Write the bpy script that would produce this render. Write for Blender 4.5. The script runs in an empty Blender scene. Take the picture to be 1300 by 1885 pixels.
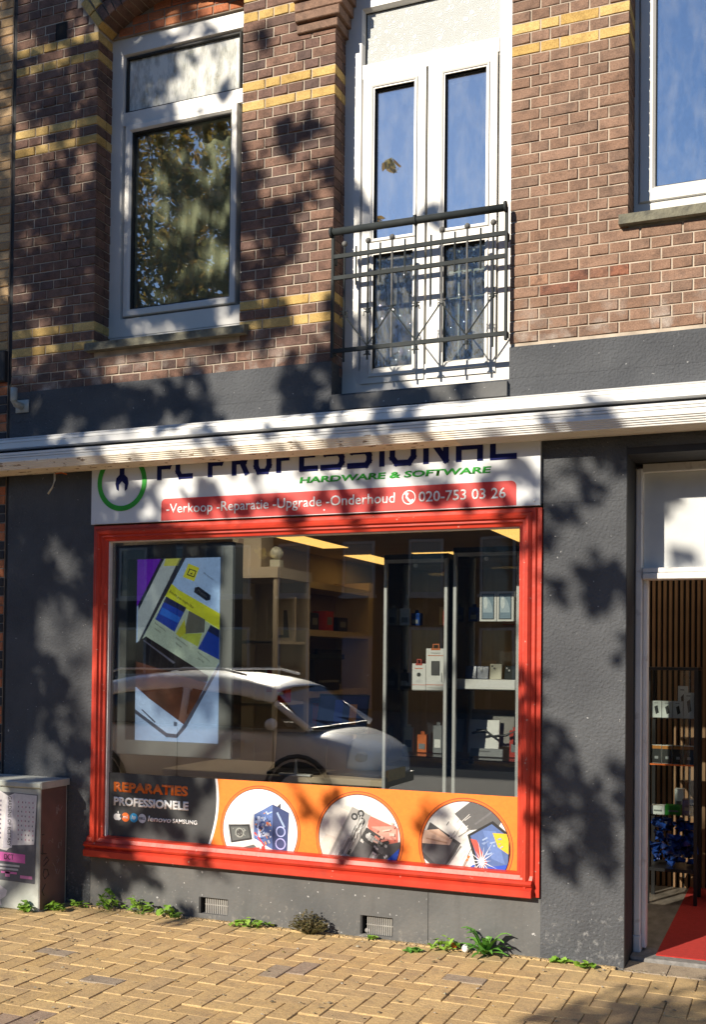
import bpy, math, random
from mathutils import Vector, Matrix
R = math.radians
random.seed(7)
rnd = random.random
def U(a, b): return a + (b - a) * random.random()

# ------------------------------------------------------------------ camera, sky, sun, exposure
scene = bpy.context.scene
CAM = Vector((2.3032, -5.6194, 1.55))
YAW, PITCH, ROLL, FPX = 0.3920, 0.0199, 0.0110, 2004.56
fw = Vector((-math.sin(YAW) * math.cos(PITCH), math.cos(YAW) * math.cos(PITCH), math.sin(PITCH)))
rt0 = Vector((math.cos(YAW), math.sin(YAW), 0)); up0 = rt0.cross(fw)
rt = rt0 * math.cos(ROLL) + up0 * math.sin(ROLL); up = -rt0 * math.sin(ROLL) + up0 * math.cos(ROLL)
cd = bpy.data.cameras.new('camera'); cam = bpy.data.objects.new('camera', cd); scene.collection.objects.link(cam)
m = Matrix((rt, up, -fw)).transposed().to_4x4(); m.translation = CAM; cam.matrix_world = m
cd.sensor_fit = 'HORIZONTAL'; cd.sensor_width = 36; cd.lens = FPX * 36 / 1300
cd.shift_y = (1168.64 - 942.5) / 1300; cd.clip_end = 500; cd.clip_start = .05
scene.camera = cam
SUN = Vector((0.43, 1.0, -0.55)).normalized()       # direction the light travels
w = bpy.data.worlds.new('World'); scene.world = w; w.use_nodes = True
sky = w.node_tree.nodes.new('ShaderNodeTexSky'); sky.sky_type = 'NISHITA'; sky.sun_disc = False
sky.sun_elevation = math.asin(-SUN.z); sky.sun_rotation = math.atan2(-SUN.x, -SUN.y) % (2 * math.pi)
sky.air_density = 1.0; sky.dust_density = .1; sky.ozone_density = 4.0
tint = w.node_tree.nodes.new('ShaderNodeMix'); tint.data_type = 'RGBA'; tint.blend_type = 'MULTIPLY'; tint.inputs['Factor'].default_value = 1; tint.inputs['B'].default_value = (.92, .98, 1.10, 1)
w.node_tree.links.new(sky.outputs[0], tint.inputs['A']); w.node_tree.links.new(tint.outputs['Result'], w.node_tree.nodes['Background'].inputs[0])
w.node_tree.nodes['Background'].inputs[1].default_value = 0.074
sl = bpy.data.lights.new('sun', 'SUN'); sl.energy = 5.0; sl.angle = R(.53); sl.color = (1, .90, .74)
so = bpy.data.objects.new('sun', sl); scene.collection.objects.link(so); so.rotation_euler = SUN.to_track_quat('-Z', 'Y').to_euler()
vs = scene.view_settings; vs.view_transform = 'Standard'; vs.look = 'None'; vs.exposure = 0.6; vs.gamma = 1
scene.cycles.use_denoising = True
scene.cycles.max_bounces = 10; scene.cycles.transparent_max_bounces = 16; scene.cycles.glossy_bounces = 5
scene.cycles.sample_clamp_indirect = 6; scene.cycles.caustics_reflective = False; scene.cycles.caustics_refractive = False

def pix(p):
    q = Vector(p) - CAM; d = q.dot(fw)
    if d < .1: return None
    return (650 + FPX * q.dot(rt) / d, 1168.64 - FPX * q.dot(up) / d)
def inview(p, mg=0):
    q = pix(p); return q is not None and -mg < q[0] < 1300 + mg and -mg < q[1] < 1885 + mg

# ------------------------------------------------------------------ helpers
COL = scene.collection
def link(o, parent=None):
    COL.objects.link(o)
    if parent is not None: o.parent = parent
    return o
def tag(o, label, cat, group=None, kind=None):
    o['label'] = label; o['category'] = cat
    if group: o['group'] = group
    if kind: o['kind'] = kind
    return o
def empty(name, label, cat, loc=(0, 0, 0), rz=0, group=None):
    o = bpy.data.objects.new(name, None); COL.objects.link(o); o.location = loc; o.rotation_euler = (0, 0, rz); o.empty_display_size = .1
    return tag(o, label, cat, group)
class MB:
    def __init__(s): s.v = []; s.f = []; s.c = []
    def face(s, pts, col=None):
        i = len(s.v); s.v += [tuple(p) for p in pts]; s.f.append(tuple(range(i, i + len(pts)))); s.c.append(col); return s
    def mesh(s, vs_, fs, col=None):
        i = len(s.v); s.v += [tuple(p) for p in vs_]
        for f in fs: s.f.append(tuple(i + k for k in f)); s.c.append(col)
        return s
    def box(s, x0, x1, y0, y1, z0, z1, col=None, M=None):
        vs_ = [(x, y, z) for z in (z0, z1) for y in (y0, y1) for x in (x0, x1)]
        if M is not None: vs_ = [tuple(M @ Vector(p)) for p in vs_]
        return s.mesh(vs_, [(0, 2, 3, 1), (4, 5, 7, 6), (0, 1, 5, 4), (2, 6, 7, 3), (0, 4, 6, 2), (1, 3, 7, 5)], col)
    def cham(s, x0, x1, y0, y1, z0, z1, c=.004, M=None):      # box with the front (-y) edges chamfered
        a = [(x0 + c, y0, z0 + c), (x1 - c, y0, z0 + c), (x1 - c, y0, z1 - c), (x0 + c, y0, z1 - c)]
        b = [(x0, y0 + c, z0), (x1, y0 + c, z0), (x1, y0 + c, z1), (x0, y0 + c, z1)]
        d = [(x0, y1, z0), (x1, y1, z0), (x1, y1, z1), (x0, y1, z1)]
        vs_ = a + b + d
        if M is not None: vs_ = [tuple(M @ Vector(p)) for p in vs_]
        fs = [(0, 1, 2, 3), (11, 10, 9, 8)]
        for k in range(4):
            n = (k + 1) % 4; fs += [(4 + k, 4 + n, n, k), (8 + k, 8 + n, 4 + n, 4 + k)]
        return s.mesh(vs_, fs)
    def tube(s, pts, r, n=8, col=None, caps=True):
        pts = [Vector(p) for p in pts]; rs = r if isinstance(r, (list, tuple)) else [r] * len(pts); rings = []
        for i, p in enumerate(pts):
            t = (pts[min(i + 1, len(pts) - 1)] - pts[max(i - 1, 0)]).normalized()
            a = t.cross(Vector((0, 0, 1)) if abs(t.z) < .9 else Vector((1, 0, 0))).normalized(); b = t.cross(a)
            rings.append([p + (a * math.cos(2 * math.pi * k / n) + b * math.sin(2 * math.pi * k / n)) * rs[i] for k in range(n)])
        vs_ = [q for g in rings for q in g]; fs = []
        for i in range(len(pts) - 1):
            for k in range(n): fs.append((i * n + k, i * n + (k + 1) % n, (i + 1) * n + (k + 1) % n, (i + 1) * n + k))
        if caps: fs += [tuple(range(n))[::-1], tuple((len(pts) - 1) * n + k for k in range(n))]
        return s.mesh(vs_, fs, col)
    def ball(s, c, r, n=10, sc=(1, 1, 1), col=None):
        vs_ = []; fs = []; h = n // 2
        for i in range(h + 1):
            t = math.pi * i / h
            for k in range(n):
                a = 2 * math.pi * k / n
                vs_.append((c[0] + r * sc[0] * math.sin(t) * math.cos(a), c[1] + r * sc[1] * math.sin(t) * math.sin(a), c[2] + r * sc[2] * math.cos(t)))
        for i in range(h):
            for k in range(n): fs.append((i * n + k, (i + 1) * n + k, (i + 1) * n + (k + 1) % n, i * n + (k + 1) % n))
        return s.mesh(vs_, fs, col)
    def prism(s, poly, axis, a, b, col=None):          # poly 2D extruded along axis ('x': (y,z), 'y': (x,z), 'z': (x,y))
        def P(u, v, t): return {'x': (t, u, v), 'y': (u, t, v), 'z': (u, v, t)}[axis]
        n = len(poly); vs_ = [P(u, v, a) for u, v in poly] + [P(u, v, b) for u, v in poly]
        fs = [tuple(range(n)), tuple(range(2 * n - 1, n - 1, -1))]
        for k in range(n): fs.append((k, k + n, (k + 1) % n + n, (k + 1) % n))
        return s.mesh(vs_, fs, col)
    def sweep(s, x0, x1, z0, z1, prof, sides='LRTB'):   # profile [(inset, y)] run round a rectangle with mitres
        for a, b in zip(prof, prof[1:]):
            def c(p): d, y = p; return [(x0 + d, y, z0 + d), (x1 - d, y, z0 + d), (x1 - d, y, z1 - d), (x0 + d, y, z1 - d)]
            A, B = c(a), c(b)
            for k, sd in enumerate('BRTL'):
                if sd in sides: s.face([A[k], A[(k + 1) % 4], B[(k + 1) % 4], B[k]])
        return s
    def build(s, name, mat, parent=None, smooth=False, fix=True):
        me = bpy.data.meshes.new(name); me.from_pydata(s.v, [], s.f)
        if fix:
            import bmesh
            bm = bmesh.new(); bm.from_mesh(me); bmesh.ops.recalc_face_normals(bm, faces=bm.faces); bm.to_mesh(me); bm.free()
        if any(c is not None for c in s.c):
            at = me.color_attributes.new('col', 'FLOAT_COLOR', 'CORNER'); k = 0
            for pi, p in enumerate(me.polygons):
                c = s.c[pi] or (1, 1, 1)
                for li in p.loop_indices: at.data[li].color = (c[0], c[1], c[2], 1)
        if mat: me.materials.append(mat)
        if smooth: me.polygons.foreach_set('use_smooth', [True] * len(me.polygons))
        o = bpy.data.objects.new(name, me); return link(o, parent)
def srgb(r, g, b):
    f = lambda c: (c / 255 / 12.92) if c / 255 <= .04045 else ((c / 255 + .055) / 1.055) ** 2.4
    return (f(r), f(g), f(b))

# ------------------------------------------------------------------ materials
def newmat(name):
    mt = bpy.data.materials.new(name); mt.use_nodes = True; nt = mt.node_tree
    return mt, nt, nt.nodes, nt.links, nt.nodes['Principled BSDF']
def ramp(N, pts):
    r = N.new('ShaderNodeValToRGB'); e = r.color_ramp.elements
    while len(e) < len(pts): e.new(.5)
    for k, (p, c) in enumerate(pts): e[k].position = p; e[k].color = (*c, 1)
    return r
def surf(name, c1, c2=None, rough=.6, scale=6, detail=6, bump=0, bscale=60, spec=.5, metal=0, mid=(.35, .65), dirt=None, coat=0, stretch=None, bdist=.01, speck=None, splash=None, streak=None):
    mt, nt, N, L, P = newmat(name)
    tc = N.new('ShaderNodeTexCoord'); src = tc.outputs['Object']
    if stretch:
        mp = N.new('ShaderNodeMapping'); mp.inputs['Scale'].default_value = stretch; L.new(src, mp.inputs['Vector']); src = mp.outputs[0]
    c2 = c2 or tuple(x * .75 for x in c1)
    nz = N.new('ShaderNodeTexNoise'); nz.inputs['Scale'].default_value = scale; nz.inputs['Detail'].default_value = detail; L.new(src, nz.inputs['Vector'])
    rp = ramp(N, [(mid[0], c2), (mid[1], c1)]); L.new(nz.outputs['Fac'], rp.inputs[0]); col = rp.outputs[0]
    def over(col, scale, lo, hi, c, fac=1.0, det=4):
        n2 = N.new('ShaderNodeTexNoise'); n2.inputs['Scale'].default_value = scale; n2.inputs['Detail'].default_value = det; L.new(src, n2.inputs['Vector'])
        r2 = ramp(N, [(lo, (0, 0, 0)), (hi, (fac,) * 3)]); L.new(n2.outputs['Fac'], r2.inputs[0])
        mx = N.new('ShaderNodeMix'); mx.data_type = 'RGBA'; L.new(r2.outputs[0], mx.inputs['Factor']); L.new(col, mx.inputs['A']); mx.inputs['B'].default_value = (*c, 1)
        return mx.outputs['Result']
    if dirt: col = over(col, *dirt)
    if speck: col = over(col, *speck)
    if streak:
        mp3 = N.new('ShaderNodeMapping'); mp3.inputs['Scale'].default_value = (1, 1, .12); L.new(tc.outputs['Object'], mp3.inputs['Vector']); keep = src; src = mp3.outputs[0]
        col = over(col, *streak); src = keep
    if splash:
        ge = N.new('ShaderNodeNewGeometry'); sx = N.new('ShaderNodeSeparateXYZ'); L.new(ge.outputs['Position'], sx.inputs[0])
        zr = N.new('ShaderNodeMapRange'); zr.inputs[1].default_value = splash[0]; zr.inputs[2].default_value = 0; zr.inputs[3].default_value = 0; zr.inputs[4].default_value = .12; L.new(sx.outputs['Z'], zr.inputs[0])
        n4 = N.new('ShaderNodeTexNoise'); n4.inputs['Scale'].default_value = 30; n4.inputs['Detail'].default_value = 7; n4.inputs['Roughness'].default_value = .7; L.new(src, n4.inputs['Vector'])
        ad = N.new('ShaderNodeMath'); ad.operation = 'ADD'; L.new(n4.outputs['Fac'], ad.inputs[0]); L.new(zr.outputs[0], ad.inputs[1])
        r4 = ramp(N, [(.64, (0, 0, 0)), (.76, (.55,) * 3)]); L.new(ad.outputs[0], r4.inputs[0]); m4 = N.new('ShaderNodeMix'); m4.data_type = 'RGBA'; L.new(r4.outputs[0], m4.inputs['Factor']); L.new(col, m4.inputs['A']); m4.inputs['B'].default_value = (*splash[1], 1); col = m4.outputs['Result']
    L.new(col, P.inputs['Base Color'])
    P.inputs['Roughness'].default_value = rough; P.inputs['Specular IOR Level'].default_value = spec; P.inputs['Metallic'].default_value = metal; P.inputs['Coat Weight'].default_value = coat
    if bump:
        nb = N.new('ShaderNodeTexNoise'); nb.inputs['Scale'].default_value = bscale; nb.inputs['Detail'].default_value = 3; L.new(src, nb.inputs['Vector'])
        bp = N.new('ShaderNodeBump'); bp.inputs['Strength'].default_value = bump; bp.inputs['Distance'].default_value = bdist; L.new(nb.outputs['Fac'], bp.inputs['Height']); L.new(bp.outputs[0], P.inputs['Normal'])
    return mt
def brickmat(name, cols, rough=.85, blot=(.02, .015, .014), blotamt=.6, bump=.5, salt=False, stain=None):
    """colour picked per piece: object random for single pieces, 'rnd' attribute for joined ones"""
    mt, nt, N, L, P = newmat(name)
    oi = N.new('ShaderNodeObjectInfo'); at = N.new('ShaderNodeAttribute'); at.attribute_name = 'rnd'
    ad = N.new('ShaderNodeMath'); ad.operation = 'ADD'; L.new(oi.outputs['Random'], ad.inputs[0]); L.new(at.outputs['Fac'], ad.inputs[1])
    fr = N.new('ShaderNodeMath'); fr.operation = 'FRACT'; L.new(ad.outputs[0], fr.inputs[0])
    n = len(cols); rp = ramp(N, [(k / max(n - 1, 1), c) for k, c in enumerate(cols)]); L.new(fr.outputs[0], rp.inputs[0])
    tc = N.new('ShaderNodeTexCoord'); ge = N.new('ShaderNodeNewGeometry')
    nz = N.new('ShaderNodeTexNoise'); nz.inputs['Scale'].default_value = 14; nz.inputs['Detail'].default_value = 8; nz.inputs['Roughness'].default_value = .7; L.new(ge.outputs['Position'], nz.inputs['Vector'])
    r2 = ramp(N, [(.45, (0, 0, 0)), (.72, (blotamt,) * 3)]); L.new(nz.outputs['Fac'], r2.inputs[0])
    mx = N.new('ShaderNodeMix'); mx.data_type = 'RGBA'; L.new(r2.outputs[0], mx.inputs['Factor']); L.new(rp.outputs[0], mx.inputs['A']); mx.inputs['B'].default_value = (*blot, 1)
    if stain:
        ng = N.new('ShaderNodeTexNoise'); ng.inputs['Scale'].default_value = 4.5; ng.inputs['Detail'].default_value = 9; ng.inputs['Roughness'].default_value = .72; L.new(ge.outputs['Position'], ng.inputs['Vector'])
        rg = ramp(N, [(.55, (0, 0, 0)), (.68, (.55,) * 3)]); L.new(ng.outputs['Fac'], rg.inputs[0]); mg = N.new('ShaderNodeMix'); mg.data_type = 'RGBA'; L.new(rg.outputs[0], mg.inputs['Factor']); L.new(mx.outputs['Result'], mg.inputs['A']); mg.inputs['B'].default_value = (*stain, 1); mx = mg
    sx = N.new('ShaderNodeSeparateXYZ'); L.new(ge.outputs['Position'], sx.inputs[0])
    zr = N.new('ShaderNodeMapRange'); zr.inputs[1].default_value = 3.50; zr.inputs[2].default_value = 3.22; zr.inputs[3].default_value = 0; zr.inputs[4].default_value = 1; L.new(sx.outputs['Z'], zr.inputs[0])
    ns = N.new('ShaderNodeTexNoise'); ns.inputs['Scale'].default_value = 7; ns.inputs['Detail'].default_value = 6; L.new(ge.outputs['Position'], ns.inputs['Vector'])
    rs_ = ramp(N, [(.50, (0, 0, 0)), (.66, (.75,) * 3)]); L.new(ns.outputs['Fac'], rs_.inputs[0]); mz = N.new('ShaderNodeMath'); mz.operation = 'MULTIPLY'; L.new(rs_.outputs[0], mz.inputs[0]); L.new(zr.outputs[0], mz.inputs[1])
    mb_ = N.new('ShaderNodeMix'); mb_.data_type = 'RGBA'; L.new(mz.outputs[0] if salt else zr.outputs[0], mb_.inputs['Factor']); L.new(mx.outputs['Result'], mb_.inputs['A']); mb_.inputs['B'].default_value = (.48, .42, .37, 1)
    if salt: mx = mb_
    n3 = N.new('ShaderNodeTexNoise'); n3.inputs['Scale'].default_value = 160; n3.inputs['Detail'].default_value = 3; L.new(ge.outputs['Position'], n3.inputs['Vector'])
    mv = N.new('ShaderNodeMapRange'); mv.inputs[1].default_value = .3; mv.inputs[2].default_value = .7; mv.inputs[3].default_value = .72; mv.inputs[4].default_value = 1.2; L.new(n3.outputs['Fac'], mv.inputs[0])
    ml = N.new('ShaderNodeVectorMath'); ml.operation = 'SCALE'; L.new(mx.outputs['Result'], ml.inputs[0]); L.new(mv.outputs[0], ml.inputs['Scale'])
    L.new(ml.outputs[0], P.inputs['Base Color']); P.inputs['Roughness'].default_value = rough; P.inputs['Specular IOR Level'].default_value = .3
    nb = N.new('ShaderNodeTexNoise'); nb.inputs['Scale'].default_value = 55; nb.inputs['Detail'].default_value = 5; L.new(ge.outputs['Position'], nb.inputs['Vector'])
    bp = N.new('ShaderNodeBump'); bp.inputs['Strength'].default_value = bump; bp.inputs['Distance'].default_value = .006; L.new(nb.outputs['Fac'], bp.inputs['Height']); L.new(bp.outputs[0], P.inputs['Normal'])
    return mt
def printmat(name, rough=.6, emit=0):
    mt, nt, N, L, P = newmat(name)
    at = N.new('ShaderNodeVertexColor'); at.layer_name = 'col'
    tc = N.new('ShaderNodeTexCoord'); nz = N.new('ShaderNodeTexNoise'); nz.inputs['Scale'].default_value = 55; nz.inputs['Detail'].default_value = 6; nz.inputs['Roughness'].default_value = .7; L.new(tc.outputs['Object'], nz.inputs['Vector'])
    mr = N.new('ShaderNodeMapRange'); mr.inputs[1].default_value = .3; mr.inputs[2].default_value = .7; mr.inputs[3].default_value = .85; mr.inputs[4].default_value = 1.06; L.new(nz.outputs['Fac'], mr.inputs[0])
    sc = N.new('ShaderNodeVectorMath'); sc.operation = 'SCALE'; L.new(at.outputs['Color'], sc.inputs[0]); L.new(mr.outputs[0], sc.inputs['Scale'])
    L.new(sc.outputs[0], P.inputs['Base Color']); P.inputs['Roughness'].default_value = rough
    if emit: L.new(sc.outputs[0], P.inputs['Emission Color']); P.inputs['Emission Strength'].default_value = emit; 
    return mt
def glassmat(name, base=.06, k=1.6, tint=(.9, .95, .93), wave=0, wscale=3, rough=0.0, dirt=0, wstretch=(1, 1, 1), dlo=.42):
    mt, nt, N, L, P = newmat(name); N.remove(P); out = N['Material Output']
    tr = N.new('ShaderNodeBsdfTransparent'); tr.inputs[0].default_value = (*tint, 1)
    gl = N.new('ShaderNodeBsdfGlossy'); gl.inputs['Roughness'].default_value = rough; gl.inputs['Color'].default_value = (1, 1, 1, 1)
    fr = N.new('ShaderNodeFresnel'); fr.inputs['IOR'].default_value = 1.5
    ma = N.new('ShaderNodeMath'); ma.operation = 'MULTIPLY_ADD'; ma.use_clamp = True; L.new(fr.outputs[0], ma.inputs[0]); ma.inputs[1].default_value = k; ma.inputs[2].default_value = base
    mx = N.new('ShaderNodeMixShader'); L.new(ma.outputs[0], mx.inputs[0]); L.new(tr.outputs[0], mx.inputs[1]); L.new(gl.outputs[0], mx.inputs[2]); res = mx.outputs[0]
    tc = N.new('ShaderNodeTexCoord')
    if wave:
        mp = N.new('ShaderNodeMapping'); mp.inputs['Scale'].default_value = wstretch; L.new(tc.outputs['Object'], mp.inputs['Vector'])
        nb = N.new('ShaderNodeTexNoise'); nb.inputs['Scale'].default_value = wscale; nb.inputs['Detail'].default_value = 2; L.new(mp.outputs[0], nb.inputs['Vector'])
        bp = N.new('ShaderNodeBump'); bp.inputs['Strength'].default_value = 1; bp.inputs['Distance'].default_value = wave; L.new(nb.outputs['Fac'], bp.inputs['Height']); L.new(bp.outputs[0], gl.inputs['Normal'])
    if dirt:
        df = N.new('ShaderNodeBsdfDiffuse'); df.inputs[0].default_value = (.7, .7, .66, 1)
        mp2 = N.new('ShaderNodeMapping'); mp2.inputs['Scale'].default_value = (5, 5, 2.0); L.new(tc.outputs['Object'], mp2.inputs['Vector'])
        nd = N.new('ShaderNodeTexNoise'); nd.inputs['Scale'].default_value = 3; nd.inputs['Detail'].default_value = 8; nd.inputs['Roughness'].default_value = .65; L.new(mp2.outputs[0], nd.inputs['Vector'])
        rd = ramp(N, [(dlo, (0, 0, 0)), (dlo + .33, (dirt,) * 3)]); L.new(nd.outputs['Fac'], rd.inputs[0])
        m2 = N.new('ShaderNodeMixShader'); L.new(rd.outputs[0], m2.inputs[0]); L.new(res, m2.inputs[1]); L.new(df.outputs[0], m2.inputs[2]); res = m2.outputs[0]
    L.new(res, out.inputs['Surface']); return mt
M_ = {}
M_['brick'] = brickmat('brown_brick', [(.12, .070, .056), (.20, .113, .082), (.155, .092, .076), (.23, .132, .094), (.18, .103, .074), (.105, .070, .062), (.21, .127, .096)], blotamt=.7, salt=True, stain=(.07, .05, .045))
M_['brick_r'] = brickmat('reddish_brown_brick', [(.20, .122, .086), (.265, .163, .114), (.23, .135, .091), (.285, .174, .122), (.205, .131, .095), (.25, .153, .107)], blotamt=.55, salt=True, stain=(.10, .07, .06))
M_['yellow'] = brickmat('yellow_brick', [(.54, .36, .13), (.60, .43, .17), (.48, .31, .10), (.57, .39, .14)], blot=(.16, .09, .03), blotamt=.5)
M_['orange'] = brickmat('orange_brick', [(.42, .14, .06), (.50, .19, .085), (.36, .11, .055)], blotamt=.4)
M_['worn'] = brickmat('damaged_brick', [(.30, .12, .07), (.20, .09, .06), (.35, .2, .13)], blot=(.03, .02, .02), blotamt=.9, bump=1.2)
M_['beige'] = brickmat('buff_brick', [(.45, .30, .15), (.52, .36, .2), (.38, .24, .12), (.33, .2, .11)], blotamt=.4)
M_['black_brick'] = brickmat('black_brick', [(.03, .03, .035), (.045, .045, .05)], blotamt=.3)
M_['paver'] = brickmat('clay_paver', [(.55, .385, .185), (.59, .42, .205), (.51, .35, .165), (.57, .40, .19), (.48, .34, .175), (.60, .425, .205), (.53, .365, .165), (.46, .33, .18)], blot=(.25, .185, .12), blotamt=.6, bump=.35, stain=(.27, .19, .13))
M_['paver_grey'] = brickmat('grey_paver', [(.38, .30, .21), (.34, .275, .205), (.37, .25, .175)], blot=(.1, .08, .07), blotamt=.5, bump=.35)
M_['mortar'] = surf('mortar', (.54, .46, .37), (.35, .29, .23), .95, 9, bump=.4, bscale=120, bdist=.004)
M_['mortar_dark'] = surf('dark_mortar', (.30, .25, .2), (.2, .16, .13), .95, 9)
M_['stucco'] = surf('charcoal_stucco', (.092, .097, .106), (.066, .070, .078), .8, 3, splash=(.55, (.30, .30, .30)), streak=(9, .55, .78, (.07, .073, .08), .6), bump=.9, bscale=75, bdist=.010, spec=.15, speck=(46, .735, .76, (.38, .38, .38), .8, 2))
M_['stucco_s'] = surf('smooth_charcoal_render', (.118, .119, .119), (.085, .087, .089), .85, 3, splash=(.25, (.27, .25, .22)), streak=(14, .55, .75, (.09, .09, .09), .7), bump=.5, bscale=45, bdist=.006, speck=(38, .69, .73, (.5, .5, .5), .8, 2), dirt=(5, .5, .8, (.16, .15, .14), .5))
M_['dark'] = surf('black_paint_and_shade', (.018, .018, .02), (.012, .012, .014), .7, 8, bump=.2)
M_['red'] = surf('red_gloss_paint', (.54, .050, .024), (.45, .034, .018), .42, 5, bump=.22, bscale=16, spec=.35, dirt=(9, .55, .8, (.25, .03, .022), .7), speck=(34, .70, .73, (.55, .40, .33), .7, 3))
M_['white'] = surf('white_upvc', (.62, .61, .58), (.56, .55, .52), .4, 3, dirt=(7, .6, .9, (.55, .52, .46), .4))
M_['whitewood'] = surf('white_painted_timber', (.76, .75, .73), (.66, .64, .63), .5, 5, bump=.25, bscale=22, dirt=(16, .6, .72, (.42, .38, .36), .6))
M_['gasket'] = surf('black_rubber', (.012, .012, .012), None, .7)
M_['stone'] = surf('mossy_sill_stone', (.19, .18, .13), (.11, .105, .08), .9, 14, bump=.6, bscale=70, dirt=(20, .5, .7, (.07, .07, .06), .7))
M_['steel'] = surf('dark_painted_steel', (.032, .038, .040), (.022, .027, .029), .7, 12, spec=.2)
M_['rust'] = surf('weathered_steel', (.16, .16, .155), (.09, .09, .088), .7, 18, spec=.25)
M_['alu'] = surf('aluminium', (.70, .71, .72), (.62, .63, .65), .35, 5, metal=.35)
M_['awn'] = surf('white_awning_metal', (.68, .68, .67), (.62, .62, .61), .4, 4, dirt=(6, .55, .9, (.52, .5, .46), .4))
M_['awn_c'] = surf('flaking_cream_paint', (.84, .78, .68), (.78, .71, .60), .7, 4, bump=.2, dirt=(17, .62, .655, (.25, .17, .10), .85), stretch=(1, 2.2, 2.2))
M_['signw'] = surf('sign_white', (.62, .64, .66), (.59, .61, .63), .55, 3)
M_['navy'] = surf('sign_navy', (.010, .014, .09), (.008, .012, .075), .7, spec=.1)
M_['green'] = surf('sign_green', (.04, .36, .045), (.03, .27, .035), .6, 14, spec=.2)
M_['signred'] = surf('sign_red', (.60, .035, .028), (.56, .03, .025), .55)
M_['lettering'] = surf('white_lettering', (.82, .82, .82), (.78, .78, .78), .4)
M_['orangelet'] = surf('orange_lettering', (.75, .16, .015), None, .4)
M_['print'] = printmat('printed_film'); M_['screen'] = printmat('lit_screen', .2, .42)
M_['ink'] = surf('black_ink', (.02, .02, .022), None, .6)
M_['scratch'] = surf('pale_scratches', (.3, .25, .24), None, .8)
M_['cabinet'] = surf('grey_cabinet_paint', (.46, .48, .45), (.36, .38, .35), .6, 7, bump=.2, dirt=(8, .5, .8, (.18, .17, .15), .5))
M_['cabside'] = surf('brown_cabinet_side', (.16, .09, .08), (.11, .065, .06), .6, 6, dirt=(9, .5, .8, (.08, .06, .055), .6))
M_['wood'] = surf('warm_beige_board', (.60, .49, .36), (.54, .44, .32), .6, 3)
M_['backboard'] = surf('brown_backboard', (.34, .24, .18), (.30, .21, .155), .7, 3)
M_['blackp'] = surf('black_plastic', (.018, .018, .02), (.012, .012, .014), .35)
M_['greyp'] = surf('grey_screen_frame', (.21, .22, .23), (.18, .19, .20), .5, 3)
M_['whitep'] = surf('white_card', (.80, .80, .79), (.75, .75, .74), .5)
M_['redp'] = surf('red_card', (.5, .04, .02), None, .5)
M_['orangep'] = surf('orange_card', (.7, .16, .02), None, .5)
M_['bluep'] = surf('blue_plastic', (.02, .08, .36), (.008, .02, .09), .2, 26)
M_['bluedark'] = surf('dark_blue_phone', (.03, .05, .14), None, .25)
M_['creamp'] = surf('cream_phone', (.72, .69, .55), None, .3)
M_['wall_in'] = surf('interior_wall_paint', (.44, .37, .30), (.38, .32, .26), .8, 2)
M_['ceil'] = surf('interior_ceiling', (.48, .42, .37), (.42, .37, .33), .85, 3)
M_['floor_in'] = surf('worn_vinyl_floor', (.22, .19, .16), (.11, .095, .08), .55, 4, dirt=(7, .45, .75, (.33, .30, .26), .5), stretch=(3, 1, 1))
M_['carpet'] = surf('red_carpet', (.42, .022, .016), (.36, .018, .012), .95, 40, bump=.4, bscale=250)
M_['slat'] = surf('oak_slat', (.30, .17, .085), (.22, .12, .06), .55, 6, stretch=(6, 6, 1))
M_['felt_and_hole_shade'] = surf('black_felt_and_hole_shade', (.012, .011, .011), None, .95)
M_['granite'] = surf('grey_granite', (.23, .22, .21), (.15, .145, .14), .7, 40, bump=.2)
M_['sand'] = surf('jointing_sand', (.30, .24, .15), (.10, .085, .055), .95, 30, bump=.5, bscale=90)
M_['asphalt'] = surf('asphalt', (.06, .06, .06), (.045, .045, .045), .9, 20, bump=.5, bscale=120)
M_['concrete'] = surf('concrete', (.32, .31, .29), (.24, .23, .22), .85, 9, bump=.3)
M_['bark'] = surf('bark', (.11, .085, .06), (.06, .045, .035), .95, 9, bump=1, bscale=18, bdist=.04, stretch=(1, 1, .3))
M_['carp'] = surf('silver_white_car_paint', (.82, .83, .84), (.80, .81, .82), .3, 2, coat=.6)
M_['rubber'] = surf('tyre_rubber', (.02, .02, .02), None, .8)
M_['darkglass'] = surf('dark_car_glass', (.01, .012, .014), None, .05, spec=.7)
M_['lamp'] = surf('lamp_lens', (.6, .6, .6), None, .1)
M_['blind'] = surf('olive_blind', (.74, .68, .48), (.64, .58, .40), .8, 3, stretch=(6, 1, .6))
M_['net'] = surf('white_net_film', (.58, .60, .60), (.52, .54, .55), .6, 8)
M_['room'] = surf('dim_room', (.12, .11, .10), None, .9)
M_['tile'] = surf('roof_tile', (.16, .07, .05), None, .8)
M_['glass'] = glassmat('window_glass', .42, 1.8, wave=.0016, wscale=2.5, dirt=.09)
M_['clearglass'] = glassmat('clear_window_glass', .15, 1.6, wave=.0012, wscale=2.5, dirt=.03)
M_['filmglass'] = glassmat('filmed_glass', .05, 1.6, wave=.0012, wscale=2.5, dirt=.95, dlo=.24)
M_['shopglass'] = glassmat('shop_window_glass', .12, 1.9, tint=(.93, .95, .94), wave=.0004, wscale=1.6)
M_['cabglass'] = glassmat('display_glass', .02, 1.0, tint=(.94, .97, .96))
M_['rippled'] = glassmat('rippled_glass', .10, 2.0, wave=.012, wscale=22, dirt=.2, wstretch=(3, 3, 1))
def emis(name, c, s):
    mt, nt, N, L, P = newmat(name); P.inputs['Base Color'].default_value = (*c, 1); P.inputs['Emission Color'].default_value = (*c, 1); P.inputs['Emission Strength'].default_value = s; return mt
M_['panel_fill'] = emis('added_fill_panel', (1, .86, .66), 3.4)  # added fill glow that brightens the shop from out of view
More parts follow.
